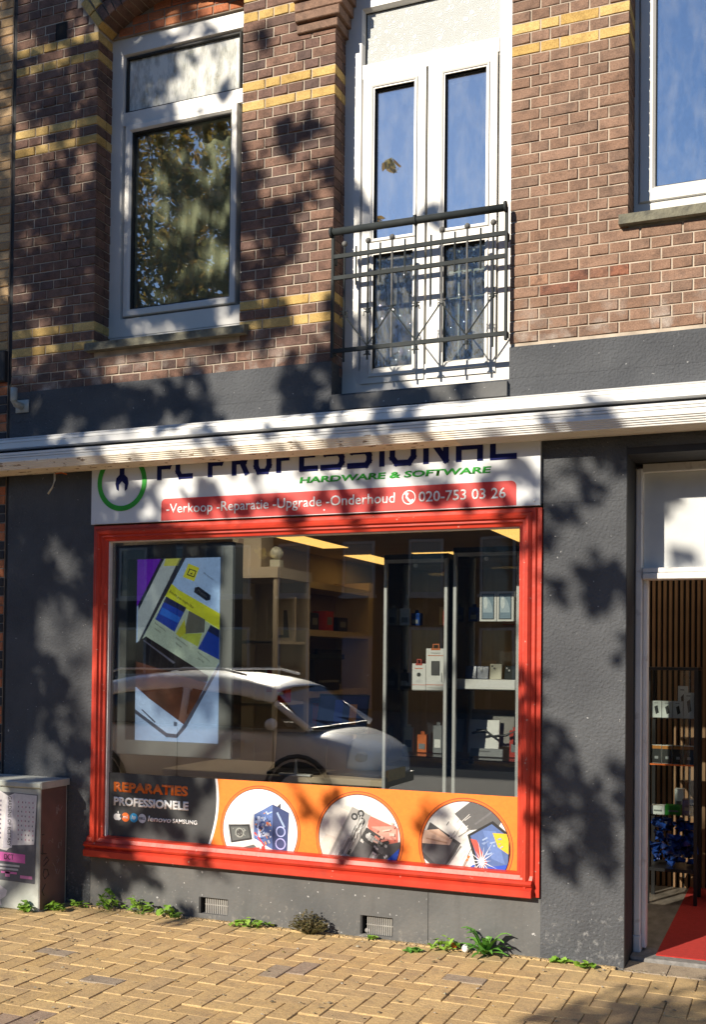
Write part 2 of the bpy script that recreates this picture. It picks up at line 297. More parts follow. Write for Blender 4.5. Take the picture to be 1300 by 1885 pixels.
M_['panel'] = emis('warm_light_panel', (1, .58, .15), 1.3)
def frosted():
    mt, nt, N, L, P = newmat('patterned_frosted_glass')
    tc = N.new('ShaderNodeTexCoord'); vo = N.new('ShaderNodeTexVoronoi'); vo.inputs['Scale'].default_value = 22; L.new(tc.outputs['Object'], vo.inputs['Vector'])
    mu = N.new('ShaderNodeMath'); mu.operation = 'MULTIPLY'; mu.inputs[1].default_value = 38; L.new(vo.outputs['Distance'], mu.inputs[0])
    sn = N.new('ShaderNodeMath'); sn.operation = 'SINE'; L.new(mu.outputs[0], sn.inputs[0])
    rp = ramp(N, [(.0, (.47, .49, .48)), (.55, (.50, .52, .51)), (1, (.57, .59, .58))]); L.new(sn.outputs[0], rp.inputs[0]); L.new(rp.outputs[0], P.inputs['Base Color'])
    bp = N.new('ShaderNodeBump'); bp.inputs['Strength'].default_value = .5; bp.inputs['Distance'].default_value = .003; L.new(sn.outputs[0], bp.inputs['Height']); L.new(bp.outputs[0], P.inputs['Normal']); P.inputs['Roughness'].default_value = .6
    return mt
M_['frosted'] = frosted()
def leafmat(name, cols, trans=.2):
    mt, nt, N, L, P = newmat(name); out = N['Material Output']
    at = N.new('ShaderNodeAttribute'); at.attribute_name = 'rnd'
    rp = ramp(N, [(k / (len(cols) - 1), c) for k, c in enumerate(cols)]); L.new(at.outputs['Fac'], rp.inputs[0]); L.new(rp.outputs[0], P.inputs['Base Color']); P.inputs['Roughness'].default_value = .5
    tl = N.new('ShaderNodeBsdfTranslucent'); L.new(rp.outputs[0], tl.inputs[0]); mx = N.new('ShaderNodeMixShader'); mx.inputs[0].default_value = trans
    L.new(P.outputs[0], mx.inputs[1]); L.new(tl.outputs[0], mx.inputs[2]); L.new(mx.outputs[0], out.inputs['Surface']); return mt
M_['leaf_tree'] = leafmat('autumn_leaf', [(.17, .16, .05), (.22, .19, .06), (.28, .20, .05), (.34, .18, .03), (.17, .14, .05)], .62)
M_['leaf_weed'] = leafmat('weed_leaf', [(.16, .32, .03), (.24, .42, .05), (.30, .46, .08)])
M_['leaf_dark'] = leafmat('rosette_leaf', [(.08, .24, .03), (.13, .33, .05), (.18, .38, .07)])
M_['leaf_dry'] = leafmat('dry_leaf', [(.10, .09, .035), (.17, .13, .06), (.08, .09, .03)])

def setrnd(o, vals):       # one value per polygon
    at = o.data.attributes.new('rnd', 'FLOAT', 'FACE'); at.data.foreach_set('value', vals)

def text(s, x0, x1, z0, z1, y, mat, name, parent, bold=.0, align_h=True, rot=None, ext=.0012, shear=0):
    """lettering fitted to the box x0..x1, z0..z1 on a plane facing the street"""
    cu = bpy.data.curves.new(name, 'FONT'); cu.body = s; cu.size = 1; cu.offset = bold; cu.extrude = 0; cu.shear = shear; cu.resolution_u = 3
    to = bpy.data.objects.new('tmp', cu); COL.objects.link(to)
    bpy.context.view_layer.update()
    me = bpy.data.meshes.new_from_object(to.evaluated_get(bpy.context.evaluated_depsgraph_get())); bpy.data.objects.remove(to)
    xs = [v.co.x for v in me.vertices]; ys = [v.co.y for v in me.vertices]
    ax, bx, ay, by = min(xs), max(xs), min(ys), max(ys)
    for v in me.vertices:
        u = (v.co.x - ax) / (bx - ax); t = (v.co.y - ay) / (by - ay)
        v.co = (x0 + u * (x1 - x0), 0, z0 + t * (z1 - z0))
    me.materials.clear(); me.materials.append(mat)
    o = bpy.data.objects.new(name, me); o.location.y = y; link(o, parent)
    sd = o.modifiers.new('s', 'SOLIDIFY'); sd.thickness = ext; sd.offset = 0
    if rot: o.matrix_local = rot
    return o

# ------------------------------------------------------------------ ground, street
def structure(o): o['kind'] = 'structure'; return o
g = MB().face([(-200, -200, -.13), (200, -200, -.13), (200, 200, -.13), (-200, 200, -.13)]).build('road', M_['asphalt']); structure(g)
pv = MB().box(-14, 14, -3.6, .02, -.128, -.010).build('pavement', M_['sand']); structure(pv)
kb = MB()
for k in range(28): kb.cham(-14 + k + .004, -13 + k - .004, -3.75, -3.605, -.128, .002, .006)
structure(kb.build('kerb', M_['concrete']))
W, LN = .1045, .209
def paver_mesh(a, b, k):
    mb = MB(); j = .0022; c = .0028
    def wob(): return U(-.0014, .0014)
    A = [(j + wob(), j + wob()), (a - j + wob(), j + wob()), (a - j + wob(), b - j + wob()), (j + wob(), b - j + wob())]
    top = [(x + (c if i in (0, 3) else -c), y + (c if i < 2 else -c), U(-.001, .001)) for i, (x, y) in enumerate(A)]
    mid = [(x, y, -c) for x, y in A]; bot = [(x, y, -.06) for x, y in A]
    fs = [(0, 1, 2, 3)]
    for i in range(4):
        n = (i + 1) % 4; fs += [(4 + i, 4 + n, n, i), (8 + i, 8 + n, 4 + n, 4 + i)]
    mb.mesh(top + mid + bot, fs); return mb
def mesh_of(mb, name, mat):
    o = mb.build(name, mat); me = o.data; bpy.data.objects.remove(o); return me
PVM = {}
for kind, (a, b) in {'h': (LN, W), 'v': (W, LN), 'c': (W, W)}.items():
    for mk in ('paver', 'paver_grey'): PVM[kind, mk] = [mesh_of(paver_mesh(a, b, k), 'paver', M_[mk]) for k in range(4)]
rest = MB(); restr = []
for c in range(-70, 70):
    for r in range(-36, 1):
        t = (c - r) % 4
        if t == 0: kind, a, b = 'h', LN, W
        elif t == 3: kind, a, b = 'v', W, LN
        else: continue
        x, y = c * W - .04, r * W - .045
        if y + b > .01:
            if kind == 'v' and y + W < .01: kind, b = 'c', W
            else: continue
        if x > 1.38 and y > -.06: continue
        if y < -3.55 or abs(x) > 7: continue
        grey = rnd() < .022; dz = U(-.0025, .0025)
        vis = inview((x + a / 2, y + b / 2, 0), 45)
        if vis:
            o = bpy.data.objects.new('paver', random.choice(PVM[kind, 'paver_grey' if grey else 'paver'])); link(o, pv)
            o.location = (x, y, dz); o.rotation_euler = (U(-.006, .006), U(-.006, .006), U(-.006, .006))
        else:
            n0 = len(rest.f); mbx = paver_mesh(a, b, 0); rest.mesh([(p[0] + x, p[1] + y, p[2] + dz) for p in mbx.v], mbx.f); q = rnd(); restr += [q] * (len(rest.f) - n0)
o = rest.build('paving', M_['paver'], pv); setrnd(o, restr); o['kind'] = 'stuff'
# narrow cut strip along the wall foot
xx = -2.6
while xx < 1.4:
    L_ = U(.14, .22); q = MB().cham(xx + .003, min(xx + L_, 1.44) - .003, -.03, .0, -.02, 0, .003); o = q.build('paver', M_['paver'], pv)
    o.location.z = .004; xx += L_

# ------------------------------------------------------------------ the shop building
B = empty('shop_building', 'brown brick building with charcoal rendered shopfront and red framed window', 'building')
BW = MB()
for x0, x1 in ((-2.43, -1.800), (-.760, -.172), (.865, 1.470), (2.56, 3.35)): BW.box(x0, x1, .0065, .32, 3.1, 6.3)
BW.box(-1.80, -.76, .0065, .32, 3.1, 3.47); BW.box(1.47, 2.56, .0065, .32, 3.1, 3.76)
BW.box(-2.43, 3.35, .05, .32, 6.3, 8.5)
wall = BW.build('brick_wall', M_['mortar'], B)
PITCHZ = .059; Z0 = 3.48
def bmesh_(L_, k, dep=.1):
    h = .0522; c = .003; j = lambda: U(-.0024, .0024)
    F = [(c + j(), j() * 1.2 + .0008, c + j()), (L_ - c + j(), j() * 1.2, c + j()), (L_ - c + j(), j() * 1.2, h - c + j()), (c + j(), j() * 1.2, h - c + j())]
    G = [(0, c + .001, 0), (L_, c + .001, 0), (L_, c + .001, h), (0, c + .001, h)]; D = [(x, dep, z) for x, y, z in G]
    fs = [(0, 1, 2, 3)]
    for i in range(4):
        n = (i + 1) % 4; fs += [(4 + i, 4 + n, n, i), (8 + i, 8 + n, 4 + n, 4 + i)]
    return MB().mesh(F + G + D, fs)
BRM = {}
def brick_mesh(L_, mat):
    key = (round(L_, 2), mat)
    if key not in BRM: BRM[key] = [mesh_of(bmesh_(key[0], k), 'brick', M_[mat]) for k in range(4)]
    return random.choice(BRM[key]), key[0]
bricks = []           # (x0,x1,z,mat,y)
HP = .1017; J = .0078
def course(x0, x1, n_row, matf, q0=None, q1=None):
    n = max(2, round((x1 - x0) / HP)); u = (x1 - x0) / n
    if n_row % 2: segs = [1] * n
    else:
        rem = n - 3; mid = [2] * (rem // 2) + ([1] if rem % 2 else [])
        random.shuffle(mid); segs = [1.5] + mid + [1.5]
        if n < 3: segs = [n]
    # long stretches: break the header rows now and then
    x = x0
    for s_ in segs:
        a, b = x, x + s_ * u; x = b
        aa = a + (0 if abs(a - x0) < 1e-6 else J / 2); bb = b - (0 if abs(b - x1) < 1e-6 else J / 2)
        bricks.append((aa, bb, Z0 + PITCHZ * n_row - .0253, matf(n_row, (aa + bb) / 2), 0))
YR = {0, 2, 22, 24, 31, 33}
def mat_left(n, x): return 'yellow' if n in YR else 'brick'
def mat_right(n, x):
    if n in (22, 24): return 'yellow'
    if n in (0, 1) and .9 < x < 1.55 and rnd() < .65: return 'worn'
    return 'brick_r'
ACX, ACZ, ARI, ARO = -1.2825, 4.823, .827, 1.045
for n in range(-4, 47):
    z = Z0 + PITCHZ * n; ro = ARO + .012
    if n < -0: 
        if z + .03 < 3.44: course(-2.43, -.167, n, mat_left)
        else: pass
    if n >= 0 or z + .03 >= 3.44:
        xl, xr = -1.795, -.765
        if z + .03 > 5.47:
            d = ro * ro - (z - .03 - ACZ) ** 2; sk = (min(z + .028, 5.65) - 5.47) * .745 + .004
            if z < 5.65: xl, xr = -1.795 - sk, -.765 + sk
            elif d > 0: xl = min(ACX - math.sqrt(d), -1.795); xr = max(ACX + math.sqrt(d), -.765)
            else: xl = None
        if xl is None: course(-2.43, -.167, n, mat_left)
        else:
            if xl > -2.40: course(-2.43, xl, n, mat_left)
            if xr < -.2: course(xr, -.167, n, mat_left)
    if z + .03 < 3.76: course(.86, 3.35, n, mat_right)
    else: course(.86, 1.475, n, mat_right); course(2.555, 3.35, n, mat_right)
def parea(b):
    a = pix((b[0], 0, b[2])); c = pix((b[1], 0, b[2] + .05)); return abs((c[0] - a[0]) * (c[1] - a[1]))
hole = (-2.125, -2.035, 5.455, 5.575); nb_ = []       # putlog hole
for b in bricks:
    if b[1] > hole[0] and b[0] < hole[1] and hole[2] < b[2] + .025 < hole[3]:
        if hole[0] - b[0] > .04: nb_.append((b[0], hole[0], *b[2:]))
        if b[1] - hole[1] > .04: nb_.append((hole[1], b[1], *b[2:]))
    else: nb_.append(b)
bricks = nb_
vis = sorted([b for b in bricks if inview(((b[0] + b[1]) / 2, 0, b[2] + .025), 8)], key=parea, reverse=True)
single = set(map(id, vis[:300])); RB = {}
for b in bricks:
    L_ = b[1] - b[0]
    if id(b) in single:
        me, l0 = brick_mesh(L_, b[3]); o = bpy.data.objects.new('brick', me); link(o, wall)
        o.location = (b[0], U(-.0015, .0015), b[2] + U(-.0008, .0008)); o.scale.x = L_ / l0; o.rotation_euler = (0, U(-.004, .004), U(-.004, .004))
    else:
        mb, rs = RB.setdefault(b[3], (MB(), [])); bm_ = bmesh_(L_, 0); n0 = len(mb.f); dy = U(-.0015, .0015)
        mb.mesh([(p[0] + b[0], p[1] + dy, p[2] + b[2]) for p in bm_.v], bm_.f); q = rnd(); rs += [q] * (len(mb.f) - n0)
# returns of the brickwork in the window reveals
for xe, sgn, za, zb, mt in ((-1.795, 1, 3.5, 5.46, 'brick'), (-.167, 1, 3.05, 6.2, 'brick'), (1.475, 1, 3.8, 6.2, 'brick_r'), (-.765, -1, 3.5, 5.46, 'brick'), (.86, -1, 3.05, 6.2, 'brick_r')):
    for n in range(-8, 46):
        z = Z0 + PITCHZ * n - .0253
        if z < za or z > zb: continue
        yel = n in ({22, 24} if mt == 'brick_r' else YR)
        mb, rs = RB.setdefault('yellow' if yel else mt, (MB(), []))
        cuts = [.1035, .2] if n % 2 else [.055, .16, .2]; y0 = .0025 if n * PITCHZ + Z0 < 0 else .104
        ys = [(.104, .155), (.1635, .31)] if n % 2 else [(.104, .2), (.2085, .31)]
        for ya, yb in ys:
            n0 = len(mb.f); xa, xb = (xe - .05, xe + U(-.001, .001)) if sgn > 0 else (xe + U(-.001, .001), xe + .05)
            mb.box(xa, xb, ya, yb, z, z + .0505); q = rnd(); rs += [q] * (len(mb.f) - n0)
for k, (mb, rs) in RB.items():
    o = mb.build('brickwork', M_[k], wall); setrnd(o, rs); o['kind'] = 'stuff'
MB().box(-2.126, -2.034, .0045, .006, 5.462, 5.572).build('hole_shade_sheet', M_['felt_and_hole_shade'], wall)  # flat black sheet paints the shaded depth of the hole
# stepped corbel beside the french door
for k in range(12):
    z = 5.135 + k * .061; e = .008 + .0115 * k
    if z > 6.1: break
    q = MB().cham(-.40 - e * .6, -.160 + e * 1.3, -.018 - .010 * (k % 2) - .003 * k, .17, z, z + (.052 if k % 3 else .046), .004)
    o = q.build('corbel_brick', M_['brick_r' if k % 4 else 'brick_r'], wall)
# arch over the left window
arch = MB().prism([(ACX + ARI * math.sin(t), ACZ + ARI * math.cos(t)) for t in [R(a) for a in range(-38, 39, 4)]] + [(ACX + (ARO - .01) * math.sin(t), ACZ + (ARO - .01) * math.cos(t)) for t in [R(a) for a in range(38, -39, -4)]], 'y', .004, .31).build('arch', M_['mortar_dark'], B)
nv = 21
for k in range(nv):
    a = R(-38.3 + 76.6 * (k + .5) / nv); half = (ARI * R(76.6) / nv) / 2 - .003
    for (r0, r1) in ((ARI - .003, ARI + .100), (ARI + .108, ARO)):
        sc_ = r1 / ARI
        Mx = Matrix.Translation((ACX, 0, ACZ)) @ Matrix.Rotation(a, 4, 'Y')
        q = MB().cham(-half * (1 + .06 * (r0 > .9)), half * (1 + .06 * (r0 > .9)), -.014, .17, r0, r1, .004, Mx)
        q.build('arch_brick', M_['yellow' if k in (0, 1, 10, nv - 1, nv - 2) and (k != 1 or r0 > .9) else 'brick'], arch)
tb = MB(); 
for n in range(4):
    z = 5.478 + n * .058; d = ARI ** 2 - (z + .03 - ACZ) ** 2
    if d <= 0: break
    hx = math.sqrt(d) - .004; cnt = max(2, int(2 * hx / .108)); u = 2 * hx / cnt
    for k in range(cnt):
        o = MB().cham(ACX - hx + k * u + .004, ACX - hx + (k + 1) * u - .004, .135 + U(0, .004), .2, z, z + .049, .004).build('infill_brick', M_['orange'], arch)
MB().prism([(ACX + (ARI - .004) * math.sin(R(a)), ACZ + (ARI - .004) * math.cos(R(a))) for a in range(-38, 39, 4)], 'y', .143, .21).build('infill_mortar', M_['mortar_dark'], arch)

# charcoal render
PL = MB(); PL.box(-2.43, 1.4745, -.004, .3, 2.36, 3.028).box(2.4601, 3.35, -.004, .3, 2.36, 3.028).box(1.4746, 2.46, -.004, .3, 2.6255, 3.028)
for x0, x1 in ((-2.43, -.1675), (.8605, 3.35)): PL.box(x0, x1, -.0035, .29, 3.029, 3.2215 if x0 < 0 else 3.197)
PL.build('rendered_band', M_['stucco'], B)
lp = MB().box(-2.43, -1.757, -.003, .3, -.05, 2.359).build('rendered_pier', M_['stucco'], B)
MB().box(1.05, 1.4745, -.0045, .45, -.05, 2.359).build('rendered_pier', M_['stucco'], B); 
MB().box(1.4747, 1.4775, -.002, .45, -.05, 2.62).build('black_painted_edge', M_['dark'], B)
MB().box(1.478, 2.46, .0, .27, 2.59, 2.625).build('doorway_head', M_['dark'], B)
MB().box(2.46, 3.35, -.004, .45, -.05, 2.359).build('rendered_pier', M_['stucco'], B)
bs = MB(); holes = [(-.985, -.79, .032, .128), (.042, .234, .020, .124)]; xs = [-1.7565, -.985, -.79, .042, .234, .4355, .4385, 1.0495]
for x0, x1 in ((-1.7565, -.985), (-.79, .042), (.234, .4355), (.4385, 1.0495)): bs.box(x0, x1, 0, .25, -.05, .33)
bs.box(.4355, .4385, .006, .25, -.05, .33)
for x0, x1, z0, z1 in holes: bs.box(x0, x1, 0, .25, z1, .33); bs.box(x0, x1, 0, .25, -.05, z0)
bs.build('plinth', M_['stucco_s'], B)
for x0, x1, z0, z1 in holes:
    v = MB().box(x0, x1, .085, .09, z0, z1).build('vent', M_['felt_and_hole_shade'], B)
    gb = MB(); k = 0; x = x0 + .034
    gb.box(x0 + .03, x1, .024, .034, z0 + .048, z0 + .054)
    while x < x1: gb.box(x, x + .0065, .022, .036, z0, z1 - .006); x += .0125
    gb.build('grille', M_['concrete'], v)
    MB().box(x0, x0 + .012, .001, .085, z0, z1).build('recess_side_shade', M_['dark'], v)  # black slab paints the shade at the recess's left side
# wall pipe stub and hanging wire
pp = MB().tube([(-2.33, -.01, 3.13), (-2.33, -.07, 3.13), (-2.33, -.09, 3.15), (-2.33, -.09, 3.23)], .022, 10).box(-2.38, -2.28, -.012, -.004, 3.09, 3.17).build('pipe_stub', M_['cabinet'], B, True)

# ---- upper windows
def pane(name, x0, x1, z0, z1, y, mat, parent): return MB().box(x0, x1, y, y + .005, z0, z1).build(name, mat, parent)
def ring(name, x0, x1, z0, z1, wdt, y0, y1, mat, parent, bev=.006):
    return MB().sweep(x0, x1, z0, z1, [(0, y1), (0, y0 + bev * .4), (bev * .4, y0), (wdt - bev, y0), (wdt, y0 + bev), (wdt, y1)]).build(name, mat, parent)
wn = bpy.data.objects.new('window', None); link(wn, B); wn['label'] = 'white framed window with an arched brick head'
f = MB().sweep(-1.83, -.735, 3.555, 5.482, [(0, .26), (0, .165), (.003, .16), (.115, .16), (.125, .18), (.125, .25)])
f.box(-1.72, -.85, .162, .25, 4.908, 4.992).build('frame', M_['white'], wn)
ring('sash', -1.688, -.880, 3.682, 4.905, .046, .150, .24, M_['white'], wn, .012)
ring('gasket', -1.700, -.872, 4.993, 5.352, .012, .172, .2, M_['gasket'], wn, .002); ring('gasket', -1.644, -.924, 3.727, 4.862, .010, .165, .2, M_['gasket'], wn, .002)
pane('pane', -1.70, -.87, 4.985, 5.36, .195, M_['filmglass'], wn); pane('pane', -1.645, -.920, 3.72, 4.865, .195, M_['clearglass'], wn)
MB().box(-1.75, -.8, .232, .236, 4.95, 5.4).build('net_curtain', M_['net'], wn)
bl = MB(); nn = 60
for k in range(nn):
    xa, xb = -1.72 + .9 * k / nn, -1.72 + .9 * (k + 1) / nn; bl.face([(xa, .30 + .012 * math.sin(k * .9), 3.6), (xb, .30 + .012 * math.sin((k + 1) * .9), 3.6), (xb, .30 + .012 * math.sin((k + 1) * .9), 4.95), (xa, .30 + .012 * math.sin(k * .9), 4.95)])
bl.build('curtain', M_['blind'], wn, True)
MB().box(-1.79, -.77, .162, .165, 3.50, 3.555).build('subsill', M_['white'], wn)
MB().prism([(-.055, 3.425), (.15, 3.43), (.15, 3.535), (-.05, 3.474)], 'x', -1.826, -.706).build('sill', M_['stone'], wn)
# room behind the upper windows
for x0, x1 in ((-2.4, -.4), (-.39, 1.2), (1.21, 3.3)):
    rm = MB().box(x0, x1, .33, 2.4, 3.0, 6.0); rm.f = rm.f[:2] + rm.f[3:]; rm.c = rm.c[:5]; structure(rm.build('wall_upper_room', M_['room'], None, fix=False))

fd = bpy.data.objects.new('french_door', None); link(fd, B); fd['label'] = 'white french door with patterned toplight behind the railing'
f = MB().sweep(-.21, .90, 3.05, 5.44, [(0, .28), (0, .155), (.003, .15), (.142, .15), (.155, .168), (.155, .26)])
f.box(-.06, .752, .151, .255, 4.886, 4.966); f.box(-.06, .752, .151, .255, 3.051, 3.108); f.build('frame', M_['white'], fd)
pane('toplight', -.058, .752, 4.96, 5.33, .19, M_['frosted'], fd)
ring('gasket', -.058, .752, 4.965, 5.29, .008, .183, .2, M_['gasket'], fd, .002)
for x0, x1, pa, pb in ((-.05, .330, .020, .262), (.345, .744, .443, .682)):
    lf = MB(); lf.sweep(x0, x1, 3.112, 4.879, [(0, .2), (0, .146), (.004, .141), (.045, .141)]).sweep(x0 + .045, x1 - .045, 3.157, 4.834, [(0, .141), (min(pa - x0, x1 - pb) - .045, .152), (min(pa - x0, x1 - pb) - .045, .2)])
    lf = MB(); lf.box(x0, pa, .141, .2, 3.112, 4.879).box(pb, x1, .141, .2, 3.112, 4.879)
    for za, zb in ((3.112, 3.168), (3.85, 3.943), (4.812, 4.879)): lf.box(pa, pb, .141, .2, za, zb)
    leaf = lf.build('door_leaf', M_['white'], fd)
    mo = MB()
    for za, zb in ((3.168, 3.85), (3.943, 4.812)): mo.sweep(pa - .022, pb + .022, za - .022, zb + .022, [(0, .1405), (.004, .133), (.014, .136), (.022, .15), (.022, .19)])
    mo.build('glazing_bead', M_['white'], fd)
    for (za, zb), mt in (((3.168, 3.85), 'rippled'), ((3.943, 4.812), 'glass')):
        pane('pane', pa, pb, za, zb, .172, M_[mt], fd); ring('gasket', pa - .001, pb + .001, za - .001, zb + .001, .006, .163, .18, M_['gasket'], fd, .001)
lead = MB()
for z in (3.55, 3.70): lead.box(.443, .682, .186, .196, z, z + .012)
for x in (.515, .60): lead.box(x, x + .010, .187, .195, 3.168, 3.85)
lead.build('inner_bars', M_['blackp'], fd)
MB().prism([(-.03, 2.935), (.14, 2.935), (.14, 3.05), (-.03, 3.012)], 'x', -.1665, .8555).build('sill', M_['stucco_s'], fd)

w3 = bpy.data.objects.new('window', None); link(w3, B); w3['label'] = 'white framed window beside the bare brick pier'
MB().sweep(1.45, 2.58, 3.90, 5.80, [(0, .32), (0, .205), (.003, .20), (.045, .20), (.055, .215), (.055, .3)]).build('frame', M_['white'], w3)
ring('sash', 1.502, 2.528, 3.945, 5.75, .080, .188, .28, M_['white'], w3, .014)
ring('gasket', 1.576, 2.454, 4.020, 5.675, .010, .205, .23, M_['gasket'], w3, .002); pane('pane', 1.576, 2.454, 4.02, 5.68, .225, M_['glass'], w3)
MB().prism([(-.045, 3.757), (.19, 3.762), (.19, 3.89), (-.04, 3.808)], 'x', 1.432, 2.60).build('sill', M_['stone'], w3)

# ---- shop window
sw = bpy.data.objects.new('shop_window', None); link(sw, B); sw['label'] = 'large shop window in a moulded red timber frame'
prof = [(0, .03), (0, -.018), (.006, -.026), (.022, -.026), (.028, -.036), (.040, -.050), (.054, -.046), (.060, -.030), (.072, -.030), (.080, -.014), (.094, -.010), (.098, .03)]
fr_ = MB().sweep(-1.754, 1.020, .311, 2.339, prof, 'LRT')
fr_.box(1.024, 1.046, -.022, .03, .316, 2.337)
fr_.build('frame', M_['red'], sw)
prof2 = [(.03, .312), (-.052, .312), (-.062, .318), (-.062, .352), (-.050, .360), (-.040, .366), (-.056, .374), (-.064, .386), (-.052, .398), (-.034, .402), (-.026, .424), (-.012, .432), (.03, .436)]
MB().prism(prof2, 'x', -1.768, 1.012).build('sill', M_['red'], sw)
MB().sweep(-1.662, .945, .40, 2.250, [(0, .012), (0, .004), (.012, .004), (.014, .03)], 'LRT').build('bead', M_['whitewood'], sw)
MB().box(-1.66, .942, .028, .034, .40, 2.248).build('pane', M_['shopglass'], sw)
# ---- doorway
dw = bpy.data.objects.new('shop_doorway', None); link(dw, B); dw['label'] = 'open shop doorway with white timber frame and closed toplight'
dj = MB(); dj.cham(1.479, 1.515, .285, .385, .10, 2.565, .006).cham(1.516, 1.540, .315, .385, .03, 2.03, .006).cham(1.4785, 1.518, .280, .39, .0, .10, .006).cham(2.41, 2.459, .285, .385, .0, 2.565, .006); dj.box(1.516, 2.41, .29, .385, 2.545, 2.587)
dj.build('jamb', M_['whitewood'], dw)
MB().cham(1.517, 2.409, .272, .385, 1.975, 2.008, .004).cham(1.517, 2.409, .280, .385, 2.0095, 2.036, .004).build('transom_bar', M_['whitewood'], dw)
MB().box(1.517, 2.409, .335, .345, 2.037, 2.544).build('toplight_panel', M_['net'], dw)
MB().box(1.479, 2.459, .285, .42, 2.588, 2.62).build('head', M_['dark'], dw)
MB().cham(1.48, 2.46, .17, .40, -.06, .016, .008).build('threshold', M_['granite'], dw)
for k in range(5): MB().cham(1.478 + k * .21, 1.478 + (k + 1) * .21 - .005, -.03, .165, -.06, -.002, .004).build('paver', M_['paver_grey'], pv)

# ------------------------------------------------------------------ awning
aw = empty('awning', 'retracted white awning cassette with flaking cream underside above the shop sign', 'awning', (0, 0, 2.7))
def pr(name, poly, mat, x0=-2.9, x1=3.3):
    o = MB().prism(poly, 'x', x0, x1).build(name, mat, aw); o.location.z = -2.7; return o
pr('cassette', [(-.006, 2.836), (-.125, 2.831), (-.138, 2.835), (-.138, 2.866), (-.130, 2.868), (-.130, 2.872), (-.134, 2.874), (-.132, 2.886), (-.122, 2.888), (-.120, 2.893), (-.124, 2.896), (-.100, 2.910), (-.006, 2.918)], M_['awn'])
pr('painted_gap_shade', [(-.006, 2.7965), (-.085, 2.7965), (-.085, 2.8355), (-.006, 2.8355)], M_['dark'])  # dark block paints the shade between cassette and front bar
pr('front_bar', [(-.02, 2.796), (-.196, 2.795), (-.208, 2.790), (-.208, 2.778), (-.202, 2.776), (-.202, 2.773), (-.210, 2.771), (-.210, 2.762), (-.204, 2.760), (-.204, 2.757), (-.210, 2.755), (-.210, 2.741), (-.02, 2.741)], M_['awn'])
und = [(-.02, 2.7405), (-.212, 2.7405)]
for k in range(5):
    t = k / 4; y = -.211 + .028 * t; z = 2.734 - .040 * t; und += [(y - .002, z), (y - .001, z - .0045), (y + .005, z - .005)]
for k in range(4):
    y = -.165 + .024 * k; z = 2.689 - .0018 * k; und += [(y, z), (y + .002, z - .004), (y + .012, z - .004), (y + .014, z)]
und += [(-.070, 2.682), (-.02, 2.684)]
pr('underside', und, M_['awn_c'], -2.9, .62); pr('underside', und, M_['awn'], .6205, 3.3)
wr = MB().tube([(-2.02, -.07, 2.685), (-2.015, -.075, 2.63), (-2.03, -.08, 2.58), (-2.06, -.08, 2.545)], .006, 6)
tag(wr.build('loose_cable', M_['creamp'], None, True), 'short loose cable hanging below the awning over the charcoal pier', 'cable')
wr2 = MB().tube([(-2.02, -.07, 2.67), (-1.96, -.08, 2.672), (-1.92, -.08, 2.66)], .004, 6).build('orange_wire', M_['orangep'], bpy.data.objects['loose_cable'], True)

# ------------------------------------------------------------------ shop sign
sg = empty('shop_sign', 'white fascia sign with navy, green and red print above the shop window', 'sign')
MB().box(-1.768, 1.038, -.032, -.0055, 2.348, 2.82).build('panel', M_['signw'], sg)
rb = []; x0, x1, z0, z1, rr = -1.262, .912, 2.352, 2.483, .03
rb = [(x0, z0), (x1, z0)] + [(x1 - rr + rr * math.cos(R(a)), z1 - rr + rr * math.sin(R(a))) for a in range(0, 91, 15)] + [(x0 + rr + rr * math.cos(R(a)), z1 - rr + rr * math.sin(R(a))) for a in range(90, 181, 15)]
MB().prism(rb, 'y', -.0335, -.0315).build('red_strip', M_['signred'], sg)
def ring2(cx, cz, r0, r1, y, n=48, zmax=None):
    mb = MB()
    for k in range(n):
        a, b = 2 * math.pi * k / n, 2 * math.pi * (k + 1) / n
        mb.face([(cx + r * math.cos(t), y, cz + r * math.sin(t)) for r, t in ((r0, a), (r1, a), (r1, b), (r0, b))])
    return mb
ring2(-1.545, 2.60, .146, .178, -.0345).build('logo_ring', M_['green'], sg)
sp = [(-1.562, 2.80), (-1.562, 2.645), (-1.585, 2.625), (-1.592, 2.59), (-1.582, 2.555), (-1.567, 2.545), (-1.567, 2.585), (-1.545, 2.605), (-1.523, 2.585), (-1.523, 2.545), (-1.508, 2.555), (-1.498, 2.59), (-1.505, 2.625), (-1.528, 2.645), (-1.528, 2.80)]
MB().prism(sp, 'y', -.0345, -.0325).build('wrench_logo', M_['navy'], sg)
STR = {'P': [[(0, 0), (0, 1), (.85, 1), (1, .85), (1, .55), (.85, .42), (.12, .42)]], 'C': [[(1, 0), (.2, 0), (0, .2), (0, .8), (.2, 1), (1, 1)]],
       'R': [[(0, 0), (0, 1), (.85, 1), (1, .85), (1, .6), (.85, .42), (.12, .42)], [(.6, .42), (1, .0)]], 'O': [[(.2, 0), (0, .2), (0, .8), (.2, 1), (.8, 1), (1, .8), (1, .2), (.8, 0), (.2, 0)]],
       'F': [[(0, 0), (0, .85), (.15, 1), (1, 1)], [(.1, .45), (.8, .45)]], 'E': [[(1, 0), (0, 0), (0, 1), (1, 1)], [(.1, .5), (.8, .5)]],
       'S': [[(0, 0), (.85, 0), (1, .15), (1, .35), (.85, .5), (.15, .5), (0, .65), (0, .85), (.15, 1), (1, 1)]], 'I': [[(.5, 0), (.5, 1)]],
       'N': [[(0, 0), (0, 1), (1, 0), (1, 1)]], 'A': [[(0, 0), (0, .8), (.2, 1), (1, 1), (1, 0)], [(.1, .42), (.9, .42)]], 'L': [[(0, 1), (0, 0), (1, 0)]]}
